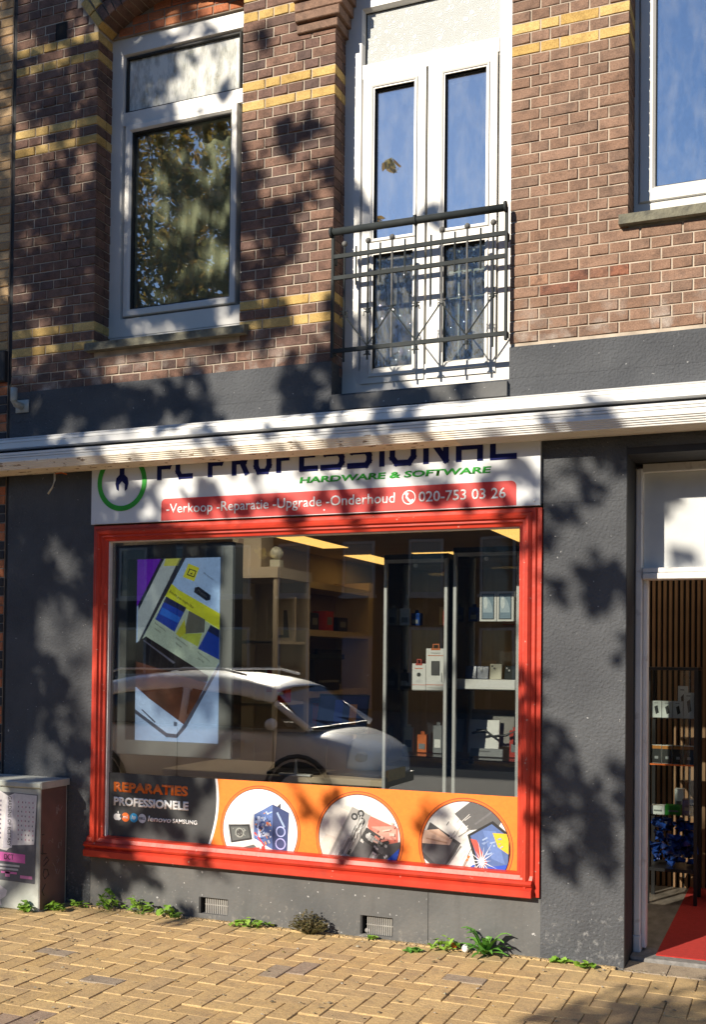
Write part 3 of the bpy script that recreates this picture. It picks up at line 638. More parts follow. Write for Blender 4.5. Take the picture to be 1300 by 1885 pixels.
def stroke(mb, pts, wd, y, sh=.0):
    for a, b in zip(pts, pts[1:]):
        a, b = Vector(a), Vector(b); d = (b - a).normalized(); n = Vector((-d.y, d.x)) * wd / 2; a2, b2 = a - d * wd * .45, b + d * wd * .45
        mb.face([(q.x + sh * q.y, y - .00025 * (len(mb.f) % 12), q.y) for q in (a2 - n, b2 - n, b2 + n, a2 + n)])
let = [('P', -1.295, -1.185), ('C', -1.165, -1.045), ('P', -.945, -.830), ('R', -.785, -.672), ('O', -.640, -.525), ('F', -.495, -.395), ('E', -.350, -.230), ('S', -.218, -.070), ('S', -.055, .095), ('I', .13, .18), ('O', .200, .355), ('N', .395, .540), ('A', .580, .730), ('L', .768, .915)]
for ch, a, b in let:
    wd = .032; bg = MB()
    for ps in STR[ch]: stroke(bg, [(a + wd / 2 + u * (b - a - wd), 2.612 + v * .155) for u, v in ps], wd, -.0338)
    o = bg.build('letter', M_['navy'], sg); sd = o.modifiers.new('s', 'SOLIDIFY'); sd.thickness = .001
text('HARDWARE & SOFTWARE', -.346, .776, 2.530, 2.566, -.0335, M_['green'], 'lettering', sg, .035, shear=.1)
text('-Verkoop -Reparatie -Upgrade -Onderhoud', -1.225, .235, 2.376, 2.452, -.0345, M_['lettering'], 'lettering', sg, .008)
text('020-753 03 26', .372, .856, 2.392, 2.450, -.0345, M_['lettering'], 'lettering', sg, .012)
ring2(.315, 2.421, .034, .039, -.0345, 32).build('phone_ring', M_['lettering'], sg)
ph = MB(); stroke(ph, [(.300, 2.443), (.303, 2.421), (.316, 2.405), (.331, 2.399)], .010, -.0345); stroke(ph, [(.296, 2.444), (.307, 2.440)], .013, -.0346); stroke(ph, [(.325, 2.397), (.337, 2.404)], .013, -.0346)
ph.build('phone_symbol', M_['lettering'], sg)
for x, z in ((-1.74, 2.372), (1.008, 2.372), (-.19, 2.372)): MB().ball((x, -.0335, z), .006, 8, (1, .4, 1)).build('screw', M_['alu'], sg)

# ------------------------------------------------------------------ railing of the french balcony
rl = empty('balcony_railing', 'dark steel balcony railing across the white french door', 'railing')
RY = -.05
MB().tube([(-.150, RY - .01, 3.930), (.849, RY - .01, 3.924)], .020, 16).build('handrail', M_['steel'], rl, True)
for x in (-.152, .346, .849): MB().tube([(x - .006, RY - .01, 3.928), (x + .006, RY - .01, 3.928)], .029, 16).build('collar', M_['steel'], rl)
for z in (3.792, 3.671, 3.260): MB().box(-.152, .858, RY - .008, RY + .008, z - .011, z + .011).build('rail', M_['steel'], rl)
for x in (-.146, .852): MB().box(x - .007, x + .007, RY - .01, RY + .012, 3.225, 3.93).box(x - .006, x + .006, RY + .01, .0, 3.76, 3.80).box(x - .006, x + .006, RY + .01, .0, 3.245, 3.275).build('end_post', M_['steel'], rl)
MB().tube([(.346, RY, 3.93), (.346, RY - .004, 3.20)], .0065, 8).build('bar', M_['steel'], rl)
LX = [-.075, .067, .209, .351, .497, .638, .781]
for i, x in enumerate(LX):
    if i != 3:
        bar = MB().tube([(x, RY, 3.855), (x, RY, 3.195)], .0062, 8).build('bar', M_['rust'] if i in (2, 4, 5) else M_['steel'], rl); MB().ball((x, RY, 3.858), .0165, 12).build('finial', M_['rust'], rl, True)
    ft = MB(); zf = 3.469
    ft.tube([(x, RY, zf - .012), (x, RY, zf + .012)], .011, 8)
    for sx in (-1, 1): ft.tube([(x + sx * .004, RY, zf - .004), (x + sx * .018, RY - .004, zf - .006), (x + sx * .022, RY - .004, zf - .028)], .004, 6).tube([(x + sx * .004, RY, zf + .006), (x + sx * .024, RY - .004, zf + .010)], .0035, 6)
    ft.build('fitting', M_['rust'] if i in (4, 5) else M_['steel'], rl)
for i in (1, 3, 5):
    x = LX[i]; ft = MB(); zf = 3.232; ft.tube([(x, RY, zf - .01), (x, RY, zf + .01)], .011, 8)
    for sx in (-1, 1): ft.tube([(x, RY, zf), (x + sx * .02, RY - .004, zf - .012)], .004, 6)
    ft.build('fitting', M_['steel'], rl)
    for sx in (-1, 1): MB().tube([(x, RY - .006, 3.272), (x + sx * .142, RY - .006, 3.46)], .0042, 6).build('diagonal_bar', M_['steel'], rl)
for x in (-.004, .140, .285, .570, .713): MB().tube([(x, RY - .003, 3.836), (x, RY - .003, 3.620)], .0058, 8).build('short_bar', M_['steel'], rl)
MB().tube([(.435, RY - .003, 3.838), (.435, RY - .003, 3.458)], .0058, 8).build('short_bar', M_['steel'], rl)

# ------------------------------------------------------------------ printed window band
dc = empty('window_decal', 'orange and charcoal printed band along the foot of the shop window', 'window sticker')
YD = .0265
def clipc(poly, cx, cz, r, zmin=-9, n=40):
    """clip a polygon to a circle (as a convex n-gon) and to z >= zmin"""
    def cut(P, nx, nz, d):
        out = []
        for i in range(len(P)):
            a, b = P[i], P[(i + 1) % len(P)]; da, db = a[0] * nx + a[1] * nz - d, b[0] * nx + b[1] * nz - d
            if da <= 0: out.append(a)
            if da * db < 0: t = da / (da - db); out.append((a[0] + t * (b[0] - a[0]), a[1] + t * (b[1] - a[1])))
        return out
    for k in range(n):
        if len(poly) < 3: return []
        t = 2 * math.pi * k / n; nx, nz = math.cos(t), math.sin(t); poly = cut(poly, nx, nz, cx * nx + cz * nz + r)
    if len(poly) >= 3: poly = cut(poly, 0, -1, -zmin)
    return poly if len(poly) >= 3 else []
BX0, BX1, BZ0, BZ1 = -1.66, .943, .424, .822
OR = (.86, .20, .015); CH = (.045, .047, .05)
cur = [(-.915 + .030 * math.sin(math.pi * (.15 + .8 * t)) - .035 * t * t, BZ1 + (BZ0 - BZ1) * t) for t in [k / 10 for k in range(11)]]
MB().prism([(BX0, BZ1)] + [(BX0, BZ0)] + cur[::-1], 'y', YD, YD + .001, CH).build('charcoal_panel', M_['print'], dc)
MB().prism([(x, z) for x, z in cur] + [(x + .016, z) for x, z in cur[::-1]], 'y', YD - .0002, YD + .001, (.8, .8, .8)).build('white_curve', M_['print'], dc)
MB().prism([(x + .016, z) for x, z in cur] + [(BX1, BZ0), (BX1, BZ1)], 'y', YD, YD + .001, OR).build('orange_panel', M_['print'], dc)
text('REPARATIES', -1.610, -1.085, .706, .768, YD - .001, M_['orangelet'], 'lettering', dc, .045)
text('PROFESSIONELE', -1.610, -1.080, .622, .676, YD - .001, M_['lettering'], 'lettering', dc, .045)
lg = MB()
def disc(mb, cx, cz, r, y, col, n=28, sx=1): mb.face([(cx + sx * r * math.cos(2 * math.pi * k / n), y, cz + r * math.sin(2 * math.pi * k / n)) for k in range(n)], col)
zc = .555
disc(lg, -1.590, zc - .002, .020, YD - .0008, (.8, .8, .8)); disc(lg, -1.574, zc - .002, .020, YD - .0007, (.8, .8, .8)); disc(lg, -1.553, zc + .003, .011, YD - .0010, CH); disc(lg, -1.577, zc + .027, .008, YD - .0008, (.8, .8, .8), 12, .6)
disc(lg, -1.523, zc, .028, YD - .0008, (.85, .16, .02)); disc(lg, -1.463, zc, .028, YD - .0008, (.02, .30, .62)); disc(lg, -1.403, zc, .028, YD - .0008, (.62, .66, .72))
lg.build('emblems', M_['print'], dc)
text('mi', -1.538, -1.508, zc - .009, zc + .011, YD - .0018, M_['lettering'], 'lettering', dc, .01)
text('hp', -1.478, -1.448, zc - .015, zc + .017, YD - .0018, M_['lettering'], 'lettering', dc, .0, shear=.2)
text('DELL', -1.425, -1.381, zc - .007, zc + .007, YD - .0018, M_['bluedark'], 'lettering', dc, .01)
text('lenovo', -1.362, -1.198, zc - .014, zc + .020, YD - .0015, M_['lettering'], 'lettering', dc, .02, shear=.15)
text('SAMSUNG', -1.188, -1.018, zc - .013, zc + .013, YD - .0015, M_['lettering'], 'lettering', dc, .02)
def picture(name, cx, cz, r, bgc, shapes, label):
    pm = MB()
    def add(poly, col, lay):
        p = clipc(list(poly), cx, cz, r, BZ0 + .002)
        if p: pm.face([(x, YD - .0012 - .00006 * lay, z) for x, z in p], col)
    big = [(cx - 1, cz - 1), (cx + 1, cz - 1), (cx + 1, cz + 1), (cx - 1, cz + 1)]
    def addr(rr, col, lay):
        p = clipc(big, cx, cz, rr, BZ0 + .002, 56); pm.face([(x, YD - .0003 - .0002 * lay, z) for x, z in p], col)
    addr(r + .020, (.28, .025, .01), 0); addr(r + .016, (.86, .17, .015), 1); addr(r + .005, (.10, .012, .008), 2); addr(r, bgc, 3)
    for i, (col, poly) in enumerate(shapes): add([(cx + u * r, cz + v * r) for u, v in poly], col, i)
    o = pm.build(name, M_['print'], dc, fix=False); o['label'] = label
def rect(cx, cy, w_, h_, a=0):
    c, s = math.cos(R(a)), math.sin(R(a)); return [(cx + c * x - s * y, cy + s * x + c * y) for x, y in ((-w_ / 2, -h_ / 2), (w_ / 2, -h_ / 2), (w_ / 2, h_ / 2), (-w_ / 2, h_ / 2))]
def circ(cx, cy, r, n=16): return [(cx + r * math.cos(2 * math.pi * k / n), cy + r * math.sin(2 * math.pi * k / n)) for k in range(n)]
WH = (.78, .79, .80); K = (.025, .027, .03)
sh1 = [((.02, .022, .05), [(-.05 + .25, .35), (.55, .70), (.55, -.5), (.2, -.25)]), ((.10, .17, .42), [(-.16, .38), (.34, .66), (.34, -.42), (-.16, -.18)]), ((.03, .05, .16), [(.34, .66), (.78, .48), (.74, -.44), (.34, -.42)]),
       ((.35, .5, .85), rect(.02, .26, .3, .07, 25)), ((.6, .7, .95), rect(-.02, .1, .07, .5, 4)), ((.5, .6, .9), circ(.02, .08, .10)), ((.03, .04, .14), circ(.02, .08, .06)), ((.7, .75, .9), rect(.16, -.08, .2, .07, 10)), ((.8, .2, .05), rect(.2, .18, .06, .1)), ((.4, .45, .8), circ(.56, .02, .13)), ((.03, .05, .16), circ(.56, .02, .10)), ((.4, .4, .75), circ(.56, -.27, .14)), ((.04, .05, .16), circ(.56, -.27, .11)), ((.3, .4, .6), rect(.56, .3, .05, .4, 30)),
       (K, [(-.86, .10), (-.28, .14), (-.2, -.22), (-.78, -.34)]), ((.10, .11, .11), [(-.80, .05), (-.32, .09), (-.26, -.18), (-.74, -.29)]), ((.3, .32, .3), circ(-.55, -.08, .12)), ((.06, .06, .06), circ(-.55, -.08, .09)), ((.62, .62, .60), [(-.78, -.36), (-.18, -.24), (.16, -.5), (-.5, -.62)]), ((.1, .1, .1), [(-.5, -.44), (-.16, -.34), (0, -.46), (-.36, -.54)]), ((.65, .05, .05), rect(.0, -.2, .42, .04, -48)), ((.65, .05, .05), rect(-.2, -.44, .4, .035, 8)), ((.65, .05, .05), circ(.1, -.4, .05))]
random.seed(31)
for k in range(46):
    u, v = U(-.12, .31), U(-.28, .48)
    if v > .40 + .5 * u or v < -.18 - .45 * (u + .16): continue
    c_ = random.choice([(.5, .65, .95), (.75, .82, .97), (.2, .3, .7), (.03, .04, .12), (.6, .62, .7), (.75, .3, .12)]); sh1.append((c_, rect(u, v, U(.02, .09), U(.015, .05), random.choice((28, -62, 0)))))
for k in range(14): sh1.append(((.35, .38, .36), rect(U(-.74, -.36), U(-.2, .04), U(.02, .07), .012, U(-60, 60))))
picture('picture_disc', -.601, .537, .240, WH, sh1, 'round picture of a blue lit computer case and laptop')
sh2 = [((.62, .56, .50), [(-1, -.2), (-.35, .75), (.2, .6), (-.5, -1), (-1, -1)]), ((.72, .68, .62), [(-1, .1), (-.7, .75), (-.2, .6), (-.6, .0)]), ((.55, .14, .10), [(.25, .55), (.95, .3), (.95, -.25), (.45, -.05), (.2, .3)]), ((.62, .3, .24), [(.3, .3), (.9, .35), (.9, .05), (.5, .0)]),
       ((.30, .29, .28), [(-.86, -.62), (-.18, .72), (.28, .55), (-.32, -.8)]), ((.44, .43, .42), [(-.78, -.62), (-.2, .55), (.0, .48), (-.5, -.75)]), ((.2, .2, .2), rect(-.28, -.1, .06, .9, -28)), ((.5, .5, .49), rect(-.42, -.2, .05, .7, -30)), (K, circ(-.12, .50, .085)), (K, circ(.04, .58, .085)), (K, circ(.06, .40, .085)), ((.35, .35, .36), circ(-.12, .50, .04)), ((.35, .35, .36), circ(.04, .58, .04)), ((.35, .35, .36), circ(.06, .40, .04)),
       ((.035, .035, .037), [(.18, .28), (.75, -.02), (.42, -.95), (-.36, -.66)]), ((.085, .085, .088), [(.04, -.0), (.34, -.16), (.12, -.62), (-.26, -.46)]), ((.3, .3, .3), rect(.36, .02, .3, .1, -28)), ((.45, .45, .45), circ(.22, .08, .06)), ((.22, .22, .22), rect(.36, -.38, .16, .2, -28)), ((.5, .5, .48), rect(.36, -.38, .06, .08, -28)), ((.12, .12, .12), rect(.52, -.2, .2, .16, -28)), ((.09, .09, .09), [(.6, -.1), (1, .0), (1, -.3), (.6, -.45)]), ((.02, .09, .55), [(.55, -.55), (.98, -.15), (1, -1), (.35, -.9)]), ((.7, .68, .6), rect(.05, -.74, .2, .06, 20))]
for k in range(75):
    u, v = U(-.25, .68), U(-.85, .18)
    if not (-.6 * u - .95 < v < .30 - .52 * u) or (-.2 < u < .3 and -.55 < v < -.08): continue
    g_ = random.choice((.02, .06, .13, .25, .42, .55)); sh2.append(((g_, g_ * .98, g_ * .95), rect(u, v, U(.02, .10), U(.015, .06), random.choice((-28, 62)))))
for k in range(30):
    t_ = rnd(); g_ = random.choice((.22, .36, .5, .58)); sh2.append(((g_, g_, g_ * .98), rect(-.55 + .62 * t_ + U(-.16, .14), -.62 + 1.05 * t_, U(.012, .03), U(.10, .3), U(-50, 5))))
for k in range(10): sh2.append(((.55, .2, .16) if k % 2 else (.7, .45, .38), rect(U(.4, .9), U(-.05, .4), U(.05, .2), U(.03, .07), U(-40, 20))))
picture('picture_disc', .020, .537, .243, (.66, .64, .61), sh2, 'round picture of an opened phone beside its back cover')
sh3 = [((.66, .65, .62), [(-1, .2), (-.5, .75), (.2, .3), (-.4, -.9), (-1, -.9)]), ((.10, .10, .105), [(-.25, .72), (.1, 1), (.95, .85), (.75, .5), (.1, .38)]), ((.14, .14, .15), rect(.45, .7, .6, .04, 38)), ((.05, .05, .055), [(-.82, .5), (-.1, .08), (-.52, -.66), (-1.1, -.2)]), ((.10, .10, .11), [(-.76, .36), (-.2, .06), (-.54, -.54), (-1.0, -.16)]), ((.68, .47, .35), [(-1, .30), (-.62, .36), (-.3, .14), (-.36, .02), (-1, .02)]), ((.60, .38, .27), rect(-.6, .22, .5, .05, -22)), ((.5, .3, .2), rect(-.66, .10, .5, .03, -8)), ((.75, .74, .70), rect(-.15, .42, .7, .12, -38)), ((.2, .2, .2), rect(-.35, -.35, .9, .04, 55)), ((.72, .16, .03), rect(.03, -.3, .28, .05, 62)), ((.03, .12, .5), rect(.12, -.45, .26, .05, 40)), ((.3, .3, .3), rect(-.1, -.5, .5, .03, 55)),
       ((.012, .012, .015), [(.05, .28), (.62, .62), (1, .35), (1, -.92), (.42, -.98)]), ((.08, .14, .34), [(.12, .26), (.60, .55), (.97, .3), (.97, -.8), (.46, -.88)]), ((.55, .08, .06), [(.12, .2), (.26, .18), (.5, -.3), (.4, -.45)]), ((.12, .2, .46), [(.4, .4), (.7, .4), (.9, -.3), (.6, -.2)]), ((.75, .45, .02), [(.62, .36), (.98, .36), (.98, -.08), (.74, .06)]), ((.02, .08, .5), [(.5, -.4), (.97, -.3), (.97, -.9), (.46, -.88)])]
for k in range(15):
    a = R(k * 24 + 7); l = .28 + .34 * ((k * 7) % 5) / 5; c0 = (.38, -.28); c1 = (c0[0] + l * math.cos(a) * .8, c0[1] + l * math.sin(a)); n_ = (-math.sin(a) * .012, math.cos(a) * .012)
    sh3.append(((.75, .78, .85), [(c0[0] + n_[0], c0[1] + n_[1]), (c1[0], c1[1]), (c0[0] - n_[0], c0[1] - n_[1])]))
for k in range(34):
    u, v = U(-.5, .12), U(-.85, .75)
    if -.1 * 1 > u + .9 or (u < -.1 and v < .1 and v > -.6 and u < -.3): continue
    g_ = random.choice((.12, .25, .4, .6, .72)); sh3.insert(11, ((g_, g_ * .98, g_ * .94), rect(u, v, U(.1, .4), U(.010, .022), U(35, 62))))
for k in range(12): sh3.append(((.3, .4, .62) if k % 2 else (.2, .28, .5), rect(U(.4, .85), U(-.1, .4), U(.03, .14), U(.02, .04), U(-20, 40))))
picture('picture_disc', .634, .537, .243, (.70, .70, .68), sh3, 'round picture of hands repairing a tablet and a cracked phone')

# ------------------------------------------------------------------ shop interior (setting)
IX0, IX1, IY1, CZ = -2.36, 3.0, 6.9, 2.60
structure(MB().box(IX0, IX1, .40, IY1, -.04, .012).build('floor', M_['floor_in']))
structure(MB().box(IX0, IX1, .31, IY1, CZ, CZ + .05).build('ceiling', M_['ceil']))
structure(MB().box(IX0 - .1, IX0, .26, IY1, 0, CZ).build('wall_left', M_['wall_in'])); structure(MB().box(IX1, IX1 + .1, .31, IY1, 0, CZ).build('wall_right', M_['wall_in']))
structure(MB().box(IX0, IX1, IY1, IY1 + .1, 0, CZ).build('wall_back', M_['wall_in']))
for (x0, x1, y0, y1, lb) in ((-1.96, -1.70, 2.72, 3.92, 'warm ceiling light panel nearest the hanging screen'), (-2.06, -1.77, 4.66, 5.9, 'warm ceiling light panel deepest in the shop'), (-.03, .95, 2.77, 3.9, 'warm ceiling light panel above the glass display cabinets'), (1.2, 1.5, 4.4, 5.6, 'added unseen fill light panel behind the slatted wall'), (-1.9, -.7, .9, 1.3, 'added unseen fill light panel over the advertising screen'), (-.3, .9, 1.5, 1.8, 'added unseen fill light panel over the laptop table'), (1.6, 2.8, .8, 1.2, 'added unseen fill light panel over the red carpet'), (-1.3, -.1, 4.6, 4.9, 'added fill light panel across the middle of the shop')):  # panels labelled added are extra fill to brighten the interior
    t = empty('ceiling_light', lb, 'ceiling light', ((x0 + x1) / 2, (y0 + y1) / 2, CZ), group='shop ceiling lights')
    a, b = (x1 - x0) / 2, (y1 - y0) / 2
    MB().box(-a - .012, a + .012, -b - .012, b + .012, -.012, -.001).build('frame', M_['whitep'], t); MB().box(-a, a, -b, b, -.0155, -.0125).build('diffuser', M_['panel_fill' if y1 < 2.3 else 'panel'], t)

# display screen hanging behind the glass
ds = empty('display_screen', 'portrait advertising screen with grey frame showing a tilted phone behind the glass', 'screen', (-1.33, .22, .915))
def at0(o, p): o.location = (-p[0], -p[1], -p[2]); return o
LOC = (-1.33, .22, .915)
at0(MB().sweep(-1.758, -.905, .918, 2.242, [(0, .32), (0, .224), (.004, .22), (.088, .22), (.092, .226)]).build('frame', M_['greyp'], ds), LOC)
at0(MB().box(-.9035, -.895, .225, .325, .92, 2.24).build('casing', M_['blackp'], ds), LOC)
at0(MB().box(-1.668, -.995, .2262, .3, 1.006, 2.152).build('glass_panel', M_['blackp'], ds), LOC)
scn = MB(); SX0, SX1, SZ0, SZ1 = -1.598, -.998, 1.010, 2.150
def spoly(col, pts, lay):    # pts in the picture's own 0..1 coordinates, origin top left
    P = [(SX0 + u * (SX1 - SX0), SZ1 - v * (SZ1 - SZ0)) for u, v in pts]
    P2 = clipc(P, 0, 0, 90, SZ0, 8)
    # clip to the screen's left, right and top edge
    def cut(P, ax, sg, d):
        out = []
        for i in range(len(P)):
            a, b = P[i], P[(i + 1) % len(P)]; da, db = sg * (a[ax] - d), sg * (b[ax] - d)
            if da <= 0: out.append(a)
            if da * db < 0: t = da / (da - db); out.append((a[0] + t * (b[0] - a[0]), a[1] + t * (b[1] - a[1])))
        return out
    for ax, sg, d in ((0, 1, SX1), (0, -1, SX0), (1, 1, SZ1), (1, -1, SZ0)):
        if len(P2) >= 3: P2 = cut(P2, ax, sg, d)
    if len(P2) >= 3: scn.face([(x, .2258 - .00025 * lay, z) for x, z in P2], col)
V0, H0 = (225, 235), (845 - 225, 1610 - 235)     # measured layout of the advert
def q(*pts): return [((x - 225) / 620, (y - 235) / 1372) for x, y in pts]
spoly((.30, .42, .66), [(0, 0), (1, 0), (1, 1), (0, 1)], 0)
spoly((.13, .015, .42), q((225, 235), (420, 235), (235, 580), (225, 600)), 1)
spoly((.42, .48, .50), q((430, 235), (570, 235), (265, 850), (235, 860), (235, 600)), 1); spoly((.55, .56, .10), q((440, 235), (560, 235), (530, 290), (425, 290)), 2)
spoly((.012, .014, .03), q((545, 235), (590, 235), (280, 835), (245, 855)), 2); spoly((.012, .014, .03), q((405, 235), (430, 235), (240, 620), (235, 580)), 2)
spoly((.34, .50, .78), q((590, 235), (845, 235), (845, 660), (490, 430)), 2)
spoly((.56, .60, .03), q((490, 425), (540, 470), (845, 650), (845, 770), (440, 520)), 3)
spoly((.38, .46, .38), q((440, 515), (845, 765), (845, 1010), (770, 1150), (270, 840)), 3)
spoly((.62, .62, .04), q((612, 275), (692, 310), (655, 410), (572, 375)), 4); spoly((.05, .06, .02), q((618, 312), (672, 332), (655, 382), (600, 360)), 5); spoly((.62, .62, .04), q((625, 322), (664, 338), (650, 372), (609, 354)), 6); spoly((.05, .06, .02), circ_pts if False else q((628, 345), (642, 345), (642, 357), (628, 357)), 7)
spoly((.012, .016, .03), q((662, 455), (690, 450), (778, 515), (775, 550), (745, 555), (655, 490)), 4)
spoly((.01, .04, .32), q((450, 520), (600, 605), (515, 785), (368, 690)), 4); spoly((.01, .015, .06), q((450, 520), (600, 605), (585, 640), (430, 560)), 5); spoly((.02, .12, .55), q((420, 600), (560, 680), (540, 720), (400, 650)), 5)
spoly((.10, .105, .09), q((620, 628), (740, 695), (735, 790), (585, 800)), 4); spoly((.40, .42, .03), q((590, 690), (600, 790), (560, 830), (525, 800)), 5); spoly((.36, .44, .06), q((580, 800), (720, 795), (690, 895), (570, 830)), 5)
spoly((.01, .04, .32), q((780, 735), (845, 770), (845, 990), (690, 910)), 4); spoly((.01, .015, .06), q((780, 735), (845, 770), (845, 830), (760, 780)), 5)
spoly((.012, .010, .012), q((300, 820), (770, 1110), (760, 1155), (225, 1150), (225, 870)), 4); spoly((.09, .035, .022), q((225, 1010), (700, 1150), (760, 1160), (600, 1480), (330, 1290), (225, 1200)), 5)
spoly((.10, .10, .14), q((275, 850), (290, 850), (525, 1015), (510, 1025)), 6)
spoly((.36, .48, .72), q((225, 1205), (330, 1290), (590, 1475), (540, 1560), (470, 1560), (225, 1370)), 6); spoly((.06, .07, .11), q((225, 1375), (470, 1545), (540, 1550), (590, 1480), (850, 1010), (865, 1020), (610, 1500), (545, 1578), (465, 1575), (225, 1405)), 7)
spoly((.08, .10, .16), q((520, 1455), (545, 1462), (545, 1490), (520, 1492)), 8); spoly((.06, .07, .11), q((270, 1375), (285, 1375), (385, 1465), (375, 1472)), 8)
at0(scn.build('picture', M_['screen'], ds, fix=False), LOC)
def stext(s, cx, cy, wd, ht, mat, ang=-33):
    x = SX0 + (cx - 225) / 620 * (SX1 - SX0); z = SZ1 - (cy - 235) / 1372 * (SZ1 - SZ0)
    Mx = Matrix.Translation((x - LOC[0], .2225 - LOC[1], z - LOC[2])) @ Matrix.Rotation(R(-ang), 4, 'Y')
    text(s, -wd / 2, wd / 2, -ht / 2, ht / 2, 0, mat, 'lettering', ds, .0, rot=Mx, ext=.0006)
stext('My profile', 717, 503, .075, .022, M_['lettering']); stext('Events you might like', 565, 545, .20, .022, M_['ink'], -31); stext('My tickets', 760, 375, .08, .014, M_['ink'])
for cx, cy in ((410, 750), (570, 860), (735, 970)): stext('Event summary', cx, cy, .10, .012, M_['ink']); stext('New York', cx - 20, cy + 25, .05, .010, M_['ink'])

ds.location = (-1.2355, .0682, .9315); ds.scale = (.974, .974, .974)
# glass display cabinets
def glass_cabinet(label, x0, x1, y0, y1, z1, shelves):
    t = empty('glass_cabinet', label, 'display cabinet', ((x0 + x1) / 2, (y0 + y1) / 2, .012)); L0 = t.location; d = lambda o: at0(o, L0)
    for x in (x0, x1 - .022):
        for y in (y0, y1 - .022): d(MB().cham(x, x + .022, y, y + .022, .012, z1, .003).build('post', M_['alu'], t))
    tp = MB().box(x0, x1, y0 + .002, y1, z1, z1 + .03); d(tp.build('top', M_['blackp'], t)); d(MB().box(x0 + .022, x1 - .022, y0 + .003, y0 + .016, z1 - .022, z1 - .001).build('top_rail', M_['alu'], t))
    for z in shelves: d(MB().box(x0 + .006, x1 - .006, y0 + .024, y1 - .024, z - .007, z - .001).build('shelf', M_['cabglass'], t))
    d(MB().box(x0 + .004, x0 + .008, y0 + .022, y1 - .022, .05, z1 - .001).build('side_pane', M_['cabglass'], t)); d(MB().box(x1 - .008, x1 - .004, y0 + .022, y1 - .022, .05, z1 - .001).build('side_pane', M_['cabglass'], t))
    d(MB().box(x0 + .022, x1 - .022, y1 - .012, y1 - .008, .05, z1).build('back_pane', M_['cabglass'], t)); d(MB().box(x0 + .004, x1 - .004, y0 + .004, y1 - .004, .05, .90).build('base_unit', M_['blackp'], t)); d(MB().tube([((x0 + x1) / 2, y0 - .004, z1 - .04), ((x0 + x1) / 2, y0 + .012, z1 - .04)], .012, 10).build('lock', M_['alu'], t))
    return t
glass_cabinet('glass cabinet holding the speaker cartons, the farther from the doorway', -.03, .372, .50, .90, 2.135, (1.742, 1.354, .965))
glass_cabinet('tall glass cabinet with phone cartons beside the red window frame', .405, .805, .50, .90, 2.166, (1.765, 1.366, .96))
def carton(x0, x1, y, dp, z0, h, label, cat='box', art='speaker'):
    t = empty('product_box', label, cat, ((x0 + x1) / 2, y, z0)); w2 = (x1 - x0) / 2
    MB().box(-w2, w2, 0, dp, .0005, h).build('carton', M_['whitep'], t); f = MB(); e = lambda lay: -.0004 - .0003 * lay
    def rc(a, b, c, d_, col, lay=1): f.face([(u, e(lay), v) for u, v in ((a, c), (b, c), (b, d_), (a, d_))], col)
    if art == 'speaker':
        rc(-w2 * .45, w2 * .45, h * .35, h * .70, (.03, .03, .032)); rc(-w2 * .3, w2 * .3, h * .37, h * .68, (.06, .06, .065), 2); rc(-w2, w2, h * .12, h * .135, (.75, .15, .03)); rc(-w2 * .8, w2 * .8, h * .82, h * .84, (.6, .2, .1)); rc(-w2 * .5, w2 * .5, h * .88, h * .9, (.3, .3, .3)); rc(w2 * .6, w2 * .72, h * .2, h * .42, (.3, .3, .3)); rc(-w2 * .8, w2 * .4, h * .05, h * .06, (.4, .4, .4))
    elif art == 'camera':
        f.face([(w2 * .4 * math.cos(a * .5), e(1), h * .58 + w2 * .4 * math.sin(a * .5)) for a in range(13)], (.75, .75, .75)); f.face([(w2 * .3 * math.cos(a * .5), e(2), h * .58 + w2 * .3 * math.sin(a * .5)) for a in range(13)], (.02, .02, .02)); rc(-w2 * .4, w2 * .4, h * .28, h * .4, (.68, .68, .68)); rc(-w2, w2, h * .18, h * .2, (.75, .15, .03)); rc(-w2 * .6, w2 * .6, h * .8, h * .83, (.7, .15, .05))
    elif art == 'phone':
        rc(-w2 * .76, w2 * .76, h * .07, h * .93, (.04, .05, .06)); rc(-w2 * .66, w2 * .66, h * .1, h * .9, (.22, .32, .42), 2)
        pts = [(-w2 * .6, h * .88)] + [(-w2 * .6 + w2 * 1.15 * math.sin(R(a)), h * .3 + h * .56 * math.cos(R(a))) for a in range(0, 91, 15)] + [(-w2 * .6, h * .3)]
        f.face([(u, e(3), v) for u, v in pts], (.45, .56, .66)); f.face([(-w2 * .3 + w2 * .25 * math.cos(a * .5), e(4), h * .62 + h * .2 * math.sin(a * .5)) for a in range(13)], (.72, .8, .85))
    elif art == 'bank':
        Mr = [(-w2 * .1, h * .2), (w2 * .5, h * .3), (w2 * .2, h * .75), (-w2 * .4, h * .65)]; f.face([(u, e(1), v) for u, v in Mr], (.03, .03, .035)); rc(-w2 * .5, w2 * .3, h * .86, h * .9, (.3, .3, .3))
    elif art == 'dark':
        rc(-w2 * .98, w2 * .98, h * .02, h * .8, (.02, .02, .022)); rc(-w2 * .98, w2 * .98, h * .8, h * .98, (.55, .2, .03), 1); rc(-w2 * .3, w2 * .4, h * .25, h * .4, (.35, .35, .37), 2)
    f.build('front_print', M_['print'], t, fix=False)
    if art in ('speaker', 'camera'):
        col = M_['orangep'] if art == 'speaker' else M_['redp']; lw = w2 * .35
        MB().box(-lw, -lw + .006, .004, .008, h, h + .022).box(lw - .006, lw, .004, .008, h, h + .022).box(-lw, lw, .004, .008, h + .022, h + .028).box(-lw * 1.4, lw * 1.4, -.0012, .01, h - .01, h + .001).build('hang_tab', col, t)
    return t
carton(.115, .200, .62, .05, 1.3545, .158, 'small white carton with red tab and a round camera print', art='camera')
carton(.203, .323, .62, .09, 1.3545, .250, 'tall white carton with orange tab and a black speaker print', art='speaker')
